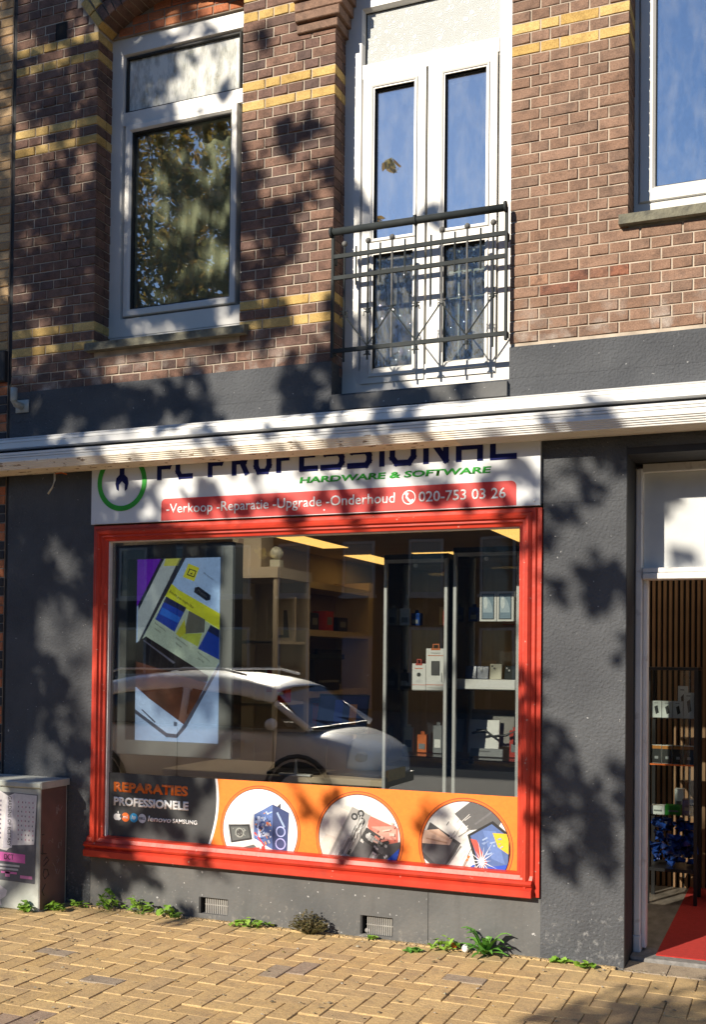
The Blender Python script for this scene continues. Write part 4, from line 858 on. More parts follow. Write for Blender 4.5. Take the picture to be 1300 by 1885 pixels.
carton(.540, .640, .60, .05, 1.7655, .176, 'white phone carton with blue arc print, the one nearer the speaker cartons', art='phone')
carton(.644, .744, .60, .05, 1.7655, .176, 'white phone carton with blue arc print, the one nearer the red frame', art='phone')
tag(MB().cham(.412, .762, .58, .72, 1.3665, 1.425, .003).build('display_plinth', M_['whitep']), 'low white plinth carrying phones in the glass cabinet', 'stand')
def phone(x, wd, ht, mat, label, tilt=12):
    t = empty('mobile_phone', label, 'phone', (x, .64, 1.4255)); t.rotation_euler = (R(-tilt), 0, 0)
    MB().cham(-wd / 2, wd / 2, 0, .008, .001, ht, .003).build('body', mat, t); MB().cham(-wd / 2 + .006, -wd / 2 + .036, -.0022, .0, ht - .040, ht - .006, .002).build('camera_bump', mat, t)
    ln = MB()
    for a, b in ((.014, .014), (.028, .028)): ln.tube([(-wd / 2 + a, -.0035, ht - b), (-wd / 2 + a, -.001, ht - b)], .006, 10)
    ln.build('lens', M_['blackp'], t)
phone(.475, .07, .08, M_['bluedark'], 'dark blue phone at the end of the plinth by the cabinet post'); phone(.548, .07, .078, M_['bluedark'], 'dark blue phone next to the cream phone'); phone(.628, .072, .092, M_['creamp'], 'cream phone standing on the white plinth', 6); phone(.716, .072, .082, M_['steel'], 'blue grey patterned phone beside the cream phone')
for i, (x0, x1, z, h, c) in enumerate(((.43, .70, 1.02, .22, 'concrete'), (.43, .62, .98, .20, 'whitep'), (.46, .66, .962, .05, 'greyp'))):
    t = empty('folded_accessory', ('grey flat accessory board leaning in the lower glass cabinet', 'pale flat carton leaning in the lower glass cabinet', 'grey pack lying on the lowest glass shelf')[i], 'accessory', ((x0 + x1) / 2, .80 - .05 * i, z)); t.rotation_euler = (R(-8), 0, 0)
    w2 = (x1 - x0) / 2; MB().cham(-w2, w2, 0, .012, 0, h, .003).build('board', M_[c], t)
    MB().box(-w2 * .5, w2 * .2, -.0015, .0, h * .6, h * .72).build('slot', M_['blackp'], t)
stock = [('redp', 'red'), ('whitep', 'white'), ('orangep', 'orange'), ('blackp', 'black'), ('bluep', 'blue'), ('greyp', 'grey'), ('creamp', 'cream')]
spots = [(.02, 1.7425, .11), (.09, 1.7425, .08), (.30, 1.7425, .10), (.02, 1.3545, .10), (.05, .966, .15), (.14, .966, .11), (.24, .966, .17), (.32, .966, .09), (.46, 1.766, .09), (.72, .961, .16), (.78, .961, .11), (.05, 2.166, .10), (.25, 2.166, .08)]
for i, (x, z, h) in enumerate(spots):
    if z > 2.1: continue
    mt, cn_ = stock[(i * 3 + 1) % 7]; tier = {1.7425: 'top', 1.766: 'top', 1.3545: 'middle'}.get(z, 'lower')
    t = empty('accessory_pack', '%s accessory pack, %d cm tall, on the %s glass shelf' % (cn_, round(h * 100), tier) + (' near the red frame' if x > .42 else ''), 'box', (x, .74, z), R(U(-14, 14)))
    MB().cham(-.03, .03, 0, .04, .0005, h, .002).build('carton', M_[mt], t); MB().box(-.02, .02, -.0014, -.0002, h * .2, h * .5).build('label_panel', M_['greyp' if mt != 'greyp' else 'whitep'], t); MB().box(-.012, .012, .016, .020, h, h + .02).build('hang_tab', M_[mt], t)
cbl = MB().tube([(.47, .70, 1.10), (.55, .70, 1.12), (.60, .70, 1.085), (.68, .70, 1.095), (.73, .70, 1.12), (.73, .70, 1.04)], .008, 8)
tag(cbl.build('black_bracket', M_['blackp'], None, True), 'bent black cable in the lower part of the glass cabinet', 'cable')

# wooden shelf unit along the left wall, faces the room
su = empty('wall_shelving', 'beige wooden shelving wall behind the glass cabinets', 'shelving', (-2.1, 4, .012)); L0 = su.location
bd = lambda n, x0, x1, y0, y1, z0, z1, mt='wood': at0(MB().box(x0, x1, y0, y1, z0, z1).build(n, M_[mt], su), L0)
for y in (2.85, 5.1): bd('upright', -2.355, -1.95, y, y + .12, .012, 2.33)
for z in (1.22, 1.80, 2.25): bd('shelf', -2.355, -1.952, 2.97, 5.1, z - .06, z)
bd('shelf', -2.355, -1.952, 2.97, 5.1, .62, .70); bd('back_panel', -2.358, -2.335, 2.97, 5.1, .70, 2.19, 'backboard')
for i, (y, wd, h, mt, lb) in enumerate(((3.05, .22, .12, 'blackp', 'black box at the near end of the top shelf'), (3.42, .13, .20, 'redp', 'upright red box on the top shelf'), (3.70, .18, .16, 'blackp', 'black box between two red boxes on the shelf'), (4.05, .18, .19, 'redp', 'wide red box farther along the top shelf'), (4.35, .24, .14, 'blackp', 'black box at the far end of the top shelf'))):
    t = empty('small_box', lb, 'box', (-2.05, y, 1.801)); MB().box(-.07, .07, 0, wd, 0, h).build('carton', M_[mt], t); MB().box(.0705, .072, wd * .2, wd * .8, h * .3, h * .7).build('label_panel', M_['greyp'], t)
k = 0
for zi, (zt_, nm) in enumerate(((.701, 'bottom'), (1.221, 'middle'))):
    for j in range(9):
        y = 3.05 + j * .22
        if zi == 1 and y < 4.95 and 3.6 < y: continue
        mt, cn_ = (('whitep', 'white'), ('blackp', 'black'), ('redp', 'red'), ('bluep', 'blue'), ('creamp', 'cream'), ('greyp', 'grey'), ('orangep', 'orange'))[(j * 4 + zi * 3) % 7]; h = .12 + .09 * ((j * 7 + zi) % 4)
        t = empty('stock_box', '%s stock box, %s from the window on the %s shelf of the wooden shelving' % (cn_, ('first', 'second', 'third', 'fourth', 'fifth', 'sixth', 'seventh', 'eighth', 'ninth')[j], nm), 'box', (-2.08, y, zt_)); MB().cham(-.08, .08, 0, .15, 0, h, .003, Matrix.Identity(4)).build('carton', M_[mt], t); MB().box(.0805, .082, .03, .12, h * .3, h * .7).build('label_panel', M_['whitep' if mt != 'whitep' else 'redp'], t)
pt = empty('printer', 'black printer on the middle shelf of the shelving wall', 'printer', (-2.14, 3.7, 1.221))
MB().cham(-.18, .2, 0, .6, 0, .30, .01).build('body', M_['blackp'], pt); MB().box(-.16, .22, -.06, .68, .301, .35).build('lid', M_['steel'], pt); MB().box(.2, .24, .1, .5, .08, .1).build('paper_tray', M_['greyp'], pt)
tv = empty('television', 'dark flat television standing in the shelving wall', 'television', (-2.25, 4.45, 1.221)); MB().box(-.03, .01, 0, .6, .04, .40).build('panel', M_['blackp'], tv); MB().box(-.06, .08, .2, .4, 0, .03).build('foot', M_['blackp'], tv)
# nearer cabinet with boxes, left
nc = empty('wood_glass_cabinet', 'wood framed glass cabinet partly hidden by the advertising screen', 'display cabinet', (-1.5, 1.8, .012)); L0 = nc.location
for x in (-1.74, -1.275):
    for y in (1.5, 2.05): at0(MB().box(x, x + .03, y, y + .03, .012, 2.12).build('post', M_['wood'], nc), L0)
at0(MB().box(-1.75, -1.235, 1.49, 2.09, 2.121, 2.20).build('top', M_['wood'], nc), L0); at0(MB().box(-1.74, -1.25, 2.082, 2.088, .05, 2.12).build('back_panel', M_['wood'], nc), L0)
for z in (.7, 1.2, 1.66): at0(MB().box(-1.705, -1.28, 1.51, 2.07, z - .02, z).build('shelf', M_['wood'], nc), L0)
at0(MB().box(-1.705, -1.28, 1.505, 1.508, .7, 2.115).build('front_pane', M_['cabglass'], nc), L0)
bk = [('white', .09, .10, .14, 1.2, -1.42, 'short white carton on the second shelf behind the screen'), ('white', .08, .10, .13, 1.341, -1.42, 'white carton stacked on another behind the screen'), ('redp', .08, .1, .10, 1.2, -1.33, 'red and white carton low in the wood framed cabinet')]
for mt, wd, dp, h, z, x, lb in bk:
    t = empty('stacked_carton', lb, 'box', (x, 1.75, z)); MB().box(-wd / 2, wd / 2, 0, dp, 0, h).build('carton', M_[mt], t); MB().box(-wd * .3, wd * .3, -.0015, -.0002, h * .55, h * .8).build('label_panel', M_['redp' if mt == 'white' else 'whitep'], t)
tp = empty('framed_print', 'framed picture of a folded jacket in the cabinet', 'picture', (-1.42, 1.9, 1.661)); MB().sweep(-.13, .13, 0, .34, [(0, .03), (0, 0), (.02, 0), (.02, .012)]).build('frame', M_['wood'], tp); pf = MB().face([(-.11, .011, .02), (.11, .011, .02), (.11, .011, .32), (-.11, .011, .32)], (.5, .4, .26))
pf.face([(-.07, .0105, .03), (.08, .0105, .03), (.06, .0105, .24), (-.05, .0105, .24)], (.08, .07, .05)).face([(-.03, .010, .05), (.03, .010, .05), (.03, .010, .25), (-.03, .010, .25)], (.5, .38, .22)); pf.build('print', M_['print'], tp, fix=False)
bx = empty('printed_carton', 'tan carton with a dark figure print on top of the wooden cabinet', 'box', (-1.55, 1.6, 2.201)); MB().box(-.12, .12, 0, .2, 0, .30).build('carton', M_['wood'], bx); MB().ball((-.05, -.002, .20), .03, 10, (.8, .05, 1.2)).build('figure_print', M_['backboard'], bx)
gl = empty('camera_globe', 'cream round camera on the corner of the wooden cabinet', 'camera', (-1.31, 1.62, 2.201)); MB().box(-.04, .04, -.03, .03, 0, .06).build('base', M_['creamp'], gl); MB().ball((0, 0, .11), .05, 16).build('head', M_['creamp'], gl, True)
# laptops on a table behind the printed band
tb_ = empty('display_table', 'low table behind the window band carrying laptops', 'table', (-.75, .9, .012)); MB().cham(-.85, .75, -.35, .4, .75, .79, .005).build('top', M_['wood'], tb_)
for x in (-.8, .66):
    for y in (-.3, .3): MB().box(x, x + .05, y, y + .05, 0, .749).build('leg', M_['wood'], tb_)
for i, (x, y, a, lb, wd) in enumerate(((-.70, .72, 14, 'open dark laptop nearest the advertising screen', .34), (-.28, .80, -8, 'open dark laptop near the glass cabinets', .38), (-.60, 1.12, 5, 'open laptop with a lit blue picture behind the others', .36))):
    t = empty('laptop', lb, 'laptop', (x, y, .803 + (.24 if i == 2 else 0)), R(a)); w2 = wd / 2
    MB().cham(-w2, w2, -.12, .11, 0, .016, .004).build('base', M_['blackp'], t)
    Mx = Matrix.Translation((0, .11, .018)) @ Matrix.Rotation(R(-18), 4, 'X'); MB().box(-w2, w2, 0, .01, 0, .24, None, Mx).build('lid', M_['steel'], t)
    s2 = MB().box(-w2 + .01, w2 - .01, -.0015, -.0005, .015, .228, (.012, .02, .10) if i == 2 else (.02, .02, .025), Mx)
    if i == 2: s2.box(-.06, .0, -.003, -.002, .03, .2, (.02, .05, .45), Mx); s2.box(.05, .10, -.003, -.002, .03, .17, (.6, .25, .05), Mx)
    s2.build('screen', M_['print'], t)
st = empty('laptop_stand_box', 'brown carton raising the rear laptop on the table', 'box', (-.60, 1.12, .803)); MB().box(-.2, .2, -.13, .13, 0, .238).build('carton', M_['backboard'], st)
cn = empty('card_stand', 'white card stand on the table edge behind the band', 'stand', (-.63, .56, .803)); MB().tube([(0, 0, .0), (0, 0, .01), (0, 0, .10)], [.03, .012, .006], 10).build('cone', M_['whitep'], cn); MB().box(-.11, .11, -.02, .02, 0.001, .012).build('foot', M_['whitep'], cn)
# hanging goods on the back wall
for i in range(10):
    x = -1.9 + i * .26; z = 1.30 + .32 * ((i * 5) % 3); lb = 'packet hanging on the back wall, number %d from the shelving' % (i + 1)
    t = empty('hanging_packet', '%s packet hanging on the back wall, %s hook from the shelving' % (('red', 'white', 'black', 'tan')[i % 4], ('first', 'second', 'third', 'fourth', 'fifth', 'sixth', 'seventh', 'eighth', 'ninth', 'tenth')[i]), 'packet', (x, IY1 - .06, z), group='packets on the back wall'); MB().box(-.09, .09, 0, .03, 0, .22).build('packet', M_[('redp', 'whitep', 'blackp', 'wood')[i % 4]], t); MB().tube([(0, .0, .215), (0, .06, .215)], .004, 6).build('hook', M_['alu'], t)

# interior seen through the doorway
cp = empty('red_carpet', 'red carpet runner on the floor inside the doorway', 'carpet', (2.1, 1.2, .013)); MB().cham(-.50, .45, -.95, .95, 0, .008, .003).build('pile', M_['carpet'], cp)
sl_ = empty('slat_panel', 'wooden slat panelling on the wall inside the doorway', 'wall panel', (2.0, 2.1, .012))
MB().box(-.85, .9, .0, .02, 0, 2.58).build('felt_backing', M_['felt_and_hole_shade'], sl_)
sme = mesh_of(MB().cham(0, .021, -.018, -.0005, .0, 2.575, .002), 'slat', M_['slat'])
for k in range(46):
    o = bpy.data.objects.new('slat', sme); link(o, sl_); o.location.x = -.84 + k * .037
rk = empty('accessory_rack', 'black framed rack with boxed accessories inside the doorway', 'rack', (1.54, 1.55, .012)); L0 = rk.location
for x in (1.385, 1.675):
    for y in (1.5, 1.78): at0(MB().box(x, x + .022, y, y + .022, .012, 1.485).build('post', M_['blackp'], rk), L0)
at0(MB().box(1.383, 1.699, 1.498, 1.804, 1.486, 1.505).build('top', M_['blackp'], rk), L0); at0(MB().box(1.408, 1.674, 1.50, 1.51, .22, .235).build('rail', M_['blackp'], rk), L0)
for z, mt in ((1.185, 'cabglass'), (.895, 'orangep'), (.575, 'cabglass'), (.24, 'blackp')): at0(MB().box(1.408, 1.674, 1.502, 1.80, z - .008, z).build('shelf', M_[mt], rk), L0)
at0(MB().box(1.408, 1.674, 1.506, 1.508, .58, 1.484).build('front_pane', M_['cabglass'], rk), L0)
for i in range(4): carton(1.412 + i * .066, 1.474 + i * .066, 1.53, .05, 1.1855, .105 if i < 3 else .16, ('first', 'second', 'third', 'tall fourth')[i] + ' grey white carton from the door jamb on the upper rack shelf', art='bank')
carton(1.565, 1.625, 1.62, .05, 1.1855, .20, 'taller grey carton behind the front row on the upper rack shelf', art='bank')
for i in range(4): carton(1.412 + i * .066, 1.474 + i * .066, 1.53, .05, .8955, .115, ('first', 'second', 'third', 'fourth')[i] + ' dark orange topped carton from the jamb on the middle rack shelf', art='dark')
for i, (x0, x1, h, mt, lb) in enumerate(((1.412, 1.495, .05, 'whitep', 'low white carton on the lower rack shelf'), (1.498, 1.60, .055, 'green', 'green pack between cartons on the lower rack shelf'), (1.603, 1.67, .10, 'bluep', 'light blue pack on the lower rack shelf'), (1.545, 1.60, .15, 'whitep', 'upright white carton behind the green pack'))):
    t = empty('pack', lb, 'box', ((x0 + x1) / 2, 1.54 + .1 * (i == 3), .5755)); MB().box(-(x1 - x0) / 2, (x1 - x0) / 2, 0, .08, 0, h).build('carton', M_[mt], t); MB().box(-(x1 - x0) * .3, (x1 - x0) * .3, -.0012, -.0002, h * .3, h * .5).build('label_panel', M_['greyp'], t)
bn = empty('bagged_goods', 'heap of crumpled blue plastic bags in the bottom of the rack', 'bags', (1.54, 1.64, .241)); bmb = MB()
for k in range(120):
    c = Vector((U(-.12, .12), U(-.1, .1), U(.02, .28))); Mx = Matrix.Translation(c) @ Matrix.Rotation(U(0, 6), 4, 'Z') @ Matrix.Rotation(U(-1, 1), 4, 'X'); s_ = U(.016, .045)
    bmb.mesh([tuple(Mx @ Vector(p)) for p in ((-s_, 0, -s_ * .5), (s_, .01, -s_ * .6), (s_ * .8, .02, s_ * .5), (-s_ * .9, 0, s_ * .6), (0, -.02, 0))], [(0, 1, 4), (1, 2, 4), (2, 3, 4), (3, 0, 4)])
bmb.build('bags', M_['bluep'], bn)
sh = empty('goods_shelf', 'dark shelf of goods at the right edge of the doorway view', 'shelving', (2.1, 1.6, .012))
MB().box(-.32, -.30, 0, .3, 0, 2.2).box(.3, .32, 0, .3, 0, 2.2).build('side', M_['blackp'], sh)
for k in range(7): MB().box(-.299, .299, .0, .3, .3 + k * .27, .315 + k * .27).build('shelf', M_['blackp'], sh)
for k in range(7):
    for j in range(5):
        t = empty('shelf_packet', '%s packet, %s from the doorway jamb, on dark shelf board %s' % (('orange', 'brown', 'white', 'black', 'red')[(j * 2 + k) % 5], ('first', 'second', 'third', 'fourth', 'fifth')[j], ('one', 'two', 'three', 'four', 'five', 'six', 'seven')[k] + ' upward'), 'packet', (1.85 + j * .115, 1.66, .328 + k * .27), group='packets on the dark shelf'); MB().box(-.045, .045, 0, .1, 0, .12 + .05 * ((j + k) % 3)).build('carton', M_[('orangep', 'backboard', 'whitep', 'blackp', 'redp')[(j * 2 + k) % 5]], t)

# ------------------------------------------------------------------ neighbour house at the left
NB = empty('neighbour_house', 'adjoining house of buff brick over banded orange brick at the left edge', 'building')
nw = MB().box(-9, -2.462, .006, .4, -.1, 8.5).build('brick_wall', M_['mortar_dark'], NB)
MB().box(-2.461, -2.431, .012, .3, -.1, 8.5).build('joint_strip', M_['dark'], NB)
nb = {}
for n in range(-60, 47):
    z = Z0 + PITCHZ * n - .0253
    if z < 0: continue
    lower = z < 3.33
    mt = ('orange' if (n % 4) < 2 else 'black_brick') if lower else 'beige'
    x = -2.465; first = True
    while x > -6.5:
        l = .098 if (n % 2 or not first) and n % 2 else .2; first = False
        if inview((x - l / 2 * .5, 0, z), 4):
            me, l0 = brick_mesh(l, mt); o = bpy.data.objects.new('brick', me); link(o, nw); o.location = (x - l, U(-.002, .002), z); o.scale.x = l / l0
        else:
            mb, rs = nb.setdefault(mt, (MB(), [])); bm_ = bmesh_(l, 0); n0 = len(mb.f); mb.mesh([(p[0] + x - l, p[1], p[2] + z) for p in bm_.v], bm_.f); q_ = rnd(); rs += [q_] * (len(mb.f) - n0)
        x -= l + J
for k, (mb, rs) in nb.items():
    o = mb.build('brickwork', M_[k], nw); setrnd(o, rs); o['kind'] = 'stuff'
MB().cham(-2.60, -2.463, -.03, .05, 3.30, 3.50, .008).build('stone_block', M_['dark'], NB)

# ------------------------------------------------------------------ utility cabinet with posters
uc = empty('utility_cabinet', 'grey street cabinet with torn poster and graffiti against the charcoal pier', 'utility cabinet', (-2.22, -.16, 0)); L0 = (-2.22, -.16, 0)
at0(MB().cham(-2.52, -1.925, -.275, -.02, .0, .735, .006).build('body', M_['cabinet'], uc), L0)
at0(MB().cham(-2.53, -1.912, -.287, -.012, .736, .776, .008).build('lid', M_['cabinet'], uc), L0)
at0(MB().box(-1.9246, -1.922, -.268, -.03, .008, .73).build('side_panel', M_['cabside'], uc), L0)
po = MB(); F = lambda pts, col, lay=1: po.face([(x, -.2756 - .0006 * lay, z) for x, z in pts], col)
F([(-2.5, .175), (-1.955, .165), (-1.945, .70), (-2.5, .71)], (.10, .10, .12)); F([(-2.5, .39), (-2.17, .35), (-2.13, .385), (-1.965, .40), (-1.95, .695), (-2.12, .70), (-2.16, .68), (-2.25, .72), (-2.5, .70)], (.62, .60, .62), 2); F([(-2.20, .36), (-2.13, .37), (-2.115, .69), (-2.17, .68)], (.5, .48, .55), 3)
F([(-2.4, .345), (-2.03, .335), (-2.03, .282), (-2.4, .29)], (.62, .12, .40), 2)
for i in range(9):
    for j in range(5): F(rect(-2.085 + j * .027 + U(-.003, .003), .425 + i * .028, .007, .010), ((.25, .1, .15), (.15, .15, .2), (.5, .2, .3))[(i + j) % 3], 3)
    for j in range(4): F(rect(-2.30 + j * .027, .425 + i * .028, .010, .012), (.2, .16, .22), 3)
for i in range(3): F(rect(-2.15, .262 - i * .022, .16 - .02 * i, .012), (.45, .45, .47) if i < 2 else (.6, .15, .4), 2)
F(rect(-2.02, .20, .09, .018), (.6, .2, .42), 2); F(rect(-2.16, .21, .035, .035), (.6, .2, .42), 2)
F([(-2.30, .13), (-2.24, .150), (-2.16, .11), (-2.17, .075), (-2.21, .05), (-2.20, .015), (-2.235, .02), (-2.24, .06), (-2.28, .09)], (.72, .68, .68), 2)
at0(po.build('poster', M_['print'], uc, fix=False), L0)
Mx = Matrix.Translation((-2.150 - L0[0], -.2786 - L0[1], .53)) @ Matrix.Rotation(R(90), 4, 'Y')
text('GARDENS OF ECSTASY', -.15, .15, -.013, .013, 0, M_['ink'], 'lettering', uc, .0, rot=Mx, ext=.0005)
text('DCT', -2.185 - L0[0], -2.115 - L0[0], .297, .330, -.2785 - L0[1], M_['ink'], 'lettering', uc, .0, ext=.0005)
gf = MB()
for s_ in ([(-.26, .46), (-.24, .46)], [(-.25, .40), (-.25, .34)], [(-.265, .35), (-.215, .34)], [(-.24, .30), (-.215, .32), (-.19, .30), (-.24, .27)], [(-.235, .25), (-.205, .245), (-.19, .21), (-.225, .19), (-.245, .22), (-.235, .25)], [(-.25, .12), (-.22, .16)], [(-.25, .12), (-.23, .09)]):
    gf.tube([(-1.9215, y, z) for y, z in s_], .003, 5)
at0(gf.build('graffiti', M_['ink'], uc), L0)
gs = MB(); random.seed(3)
for k in range(9):
    p = (U(-.17, -.10), U(.2, .6)); pts = [p]
    for j in range(4): p = (min(-.07, max(-.2, p[0] + U(-.03, .03))), p[1] + U(-.03, .03)); pts.append(p)
    gs.tube([(-1.9217, y, z) for y, z in pts], .0012, 4)
o = at0(gs.build('scratches', M_['scratch'], uc), L0); o['kind'] = 'stuff'

# ------------------------------------------------------------------ weeds along the wall foot
def weed(x, y, h, spread, n, mat, label, kind='leafy', name='weed'):
    t = empty(name, label, 'weed', (x, y, .002)); mb = MB(); rs = []; stem = MB()
    for k in range(n):
        a = U(0, 2 * math.pi)
        if kind == 'rosette':
            L_ = U(.6, 1.1) * spread; up_ = U(.25, 1.0) * h; wd = U(.011, .018); pts = []
            for i in range(6):
                s = i / 5; r_ = L_ * s; zz = up_ * math.sin(min(s * 1.9, 1.57)) - .02 * s * s; ww = wd * (math.sin(math.pi * (.12 + .86 * s)) ** .7) * (1 + .25 * (i % 2)); d = Vector((math.cos(a), math.sin(a) if math.sin(a) < 0 else math.sin(a) * .35, 0)); nn_ = Vector((-math.sin(a), math.cos(a), 0))
                pts.append((d * r_ + nn_ * ww + Vector((0, 0, zz)), d * r_ - nn_ * ww + Vector((0, 0, zz)), d * r_ + Vector((0, 0, zz - .004))))
            for i in range(5):
                for u, v in ((0, 2), (2, 1)): mb.face([pts[i][u], pts[i][v], pts[i + 1][v], pts[i + 1][u]]); 
            q_ = rnd(); rs += [q_] * 10
        else:
            r_ = spread * math.sqrt(rnd()); yy = math.sin(a) * r_ * .5; xx = math.cos(a) * r_; zz = h * (1 - .55 * (r_ / spread)) * U(.35, 1); s = U(.010, .026) if kind == 'leafy' else U(.004, .010)
            Mx = Matrix.Translation((xx, yy - .01, zz)) @ Matrix.Rotation(U(0, 6.3), 4, 'Z') @ Matrix.Rotation(U(-.9, .5), 4, 'X')
            P = [(0, -s, 0), (s * .75, -s * .3, s * .18), (s * .6, s * .6, s * .1), (0, s * 1.2, -s * .1), (-s * .6, s * .6, s * .1), (-s * .75, -s * .3, s * .18)]; P = [Mx @ Vector(p) for p in P]
            c = Mx @ Vector((0, .1 * s, -s * .12)); 
            for i in range(6): mb.face([P[i], P[(i + 1) % 6], c])
            q_ = rnd(); rs += [q_] * 6
            if k % 3 == 0: stem.tube([(xx * .2, yy * .2, 0), (xx * .6, yy * .6 - .005, zz * .6), (xx, yy - .01, zz)], .0013, 4)
    o = mb.build('leaves', M_[mat], t, fix=False); setrnd(o, rs)
    if stem.v: stem.build('stems', M_[mat], t)
random.seed(11)
weed(-2.00, -.30, .075, .05, 26, 'leaf_weed', 'small leafy weed in front of the street cabinet'); weed(-1.86, -.20, .065, .075, 30, 'leaf_weed', 'leafy weed at the cabinet corner'); weed(-1.79, -.06, .06, .06, 16, 'leaf_weed', 'small weed sprig in the gap beside the cabinet')
weed(-1.58, -.05, .14, .075, 36, 'leaf_weed', 'upright leafy weed at the left end of the plinth'); weed(-1.36, -.06, .13, .105, 44, 'leaf_weed', 'broad leafy weed, second along the plinth'); weed(-1.15, -.055, .085, .085, 26, 'leaf_weed', 'low leafy weed just before the first vent')
weed(-.60, -.05, .06, .15, 40, 'leaf_weed', 'flat spreading weed between the two vents'); weed(-.24, -.06, .16, .12, 420, 'leaf_dry', 'round dry brown bushy weed between the vents', 'dry'); weed(.55, -.06, .08, .09, 30, 'leaf_weed', 'thin yellowish weed beside the rosette'); weed(.77, -.06, .15, .15, 24, 'leaf_dark', 'dark green rosette weed with long leaves', 'rosette')
weed(.40, -.15, .02, .05, 14, 'leaf_dark', 'tiny weed between pavers by the seam'); weed(1.30, -.075, .04, .05, 18, 'leaf_weed', 'small weed sprig at the foot of the right pier'); weed(1.16, -.035, .03, .05, 14, 'leaf_weed', 'tiny yellow green weed under the right pier'); weed(.13, -.03, .035, .025, 10, 'leaf_weed', 'single sprout under the second vent')
tag(MB().ball((.665, -.06, .022), .020, 10, (1, 1, 1.1)).build('white_pebble', M_['whitep'], None, True), 'white pebble next to the rosette weed', 'pebble'); tag(MB().ball((.075, .03, .035), .018, 8, (1, .8, .8)).build('pale_stone', M_['concrete'], None, True), 'pale stone lying in the second vent recess', 'stone')
tag(MB().ball((.60, -.05, .03), .017, 8, (1.1, .6, 1)).build('fallen_leaf', M_['orangep'], None, True), 'small orange fallen leaf by the yellowish weed', 'leaf')

# ------------------------------------------------------------------ grit and leaf litter in the paving and along the wall foot
random.seed(17); gr = MB(); grs = []
for k in range(1500):
    x = U(-2.4, 1.9); y = -abs(random.gauss(0, .035)) - .004 if k % 3 else U(-1.9, -.02)
    if x > 1.45 and y > -.02: continue
    s_ = U(.002, .006) if k % 9 else U(.006, .012); Mx = Matrix.Translation((x, y, .006 + s_ * .15)) @ Matrix.Rotation(U(0, 6.3), 4, 'Z') @ Matrix.Rotation(U(-.4, .4), 4, 'X')
    P = [Mx @ Vector(p) for p in ((-s_, -s_ * .6, 0), (s_, -s_ * .5, 0), (s_ * .7, s_ * .8, 0), (-s_ * .6, s_ * .7, 0), (0, 0, s_ * .5))]; q_ = rnd()
    for a_ in range(4): gr.face([P[a_], P[(a_ + 1) % 4], P[4]]); grs.append(q_)
M_['grit'] = leafmat('grit', [(.10, .08, .05), (.30, .24, .16), (.16, .12, .06), (.42, .38, .32), (.20, .17, .05)], .0)
o = gr.build('grit', M_['grit'], None, fix=False); setrnd(o, grs); o['kind'] = 'stuff'; o['label'] = 'grit and crumbled leaves scattered on the paving'; o['category'] = 'grit'
# ------------------------------------------------------------------ parked car across the pavement edge (seen mirrored in the glass)
car = empty('parked_car', 'silver white parked car mirrored in the shop window', 'car', (-3.36, -4.95, -.13)); 
ST = [  # x, half width low, z sill, z belt, half width belt
    (-2.05, .70, .35, .92, .70), (-1.9, .82, .28, .98, .78), (-1.3, .88, .22, .99, .84), (-.4, .885, .20, .97, .85), (.4, .885, .20, .95, .85), (.95, .88, .22, .94, .83), (1.32, .86, .24, .88, .78), (1.60, .80, .28, .77, .70), (1.74, .66, .34, .60, .60)]
bdv = []; 
for x, hw, zs, zb, hb in ST: bdv += [(x, -hw * .95, zs), (x, -hw, zs + .22), (x, -hw * .995, zb - .12), (x, -hb, zb), (x, -hb * .5, zb + (.03 if x > .9 else .0)), (x, hb * .5, zb + (.03 if x > .9 else 0)), (x, hb, zb), (x, hw * .995, zb - .12), (x, hw, zs + .22), (x, hw * .95, zs)]
fs = [tuple(range(9, -1, -1)), tuple(80 + k for k in range(10))]
for i in range(8):
    for k in range(10): fs.append((i * 10 + k, i * 10 + (k + 1) % 10, (i + 1) * 10 + (k + 1) % 10, (i + 1) * 10 + k))
bo = MB().mesh(bdv, fs).build('body', M_['carp'], car, True); bo.modifiers.new('b', 'SUBSURF').render_levels = 2
GH = [(-1.85, .66, .985, 1.02), (-1.62, .62, .985, 1.36), (-1.1, .60, .975, 1.49), (-.3, .61, .965, 1.53), (.40, .60, .955, 1.48), (.74, .585, .95, 1.37), (1.12, .66, .94, .965)]
rf = []
for x, ht, zb, zt in GH[1:6]: rf += [(x, -.76, zt - .20), (x, -.715, zt - .11), (x, -.62, zt - .035), (x, -.3, zt), (x, .3, zt), (x, .62, zt - .035), (x, .715, zt - .11), (x, .76, zt - .20)]
rfm = MB(); fs = []
for i in range(4):
    for k in range(7): fs.append((i * 8 + k, i * 8 + k + 1, i * 8 + k + 9, i * 8 + k + 8))
rfm.mesh(rf, fs); ro_ = rfm.build('roof', M_['carp'], car, True); ro_.modifiers.new('s', 'SOLIDIFY').thickness = .03; ro_.modifiers.new('u', 'SUBSURF').render_levels = 1
wsn = MB().face([(.74, -.68, 1.28), (.74, -.35, 1.355), (.74, .35, 1.355), (.74, .68, 1.28), (1.12, .76, .955), (1.12, -.76, .955)]).build('windscreen', M_['darkglass'], car); wsn.modifiers.new('s', 'SOLIDIFY').thickness = .006
rw = MB().face([(-1.62, -.6, 1.34), (-1.62, .6, 1.34), (-1.86, .68, .99), (-1.86, -.68, .99)]).build('rear_window', M_['darkglass'], car); rw.modifiers.new('s', 'SOLIDIFY').thickness = .006
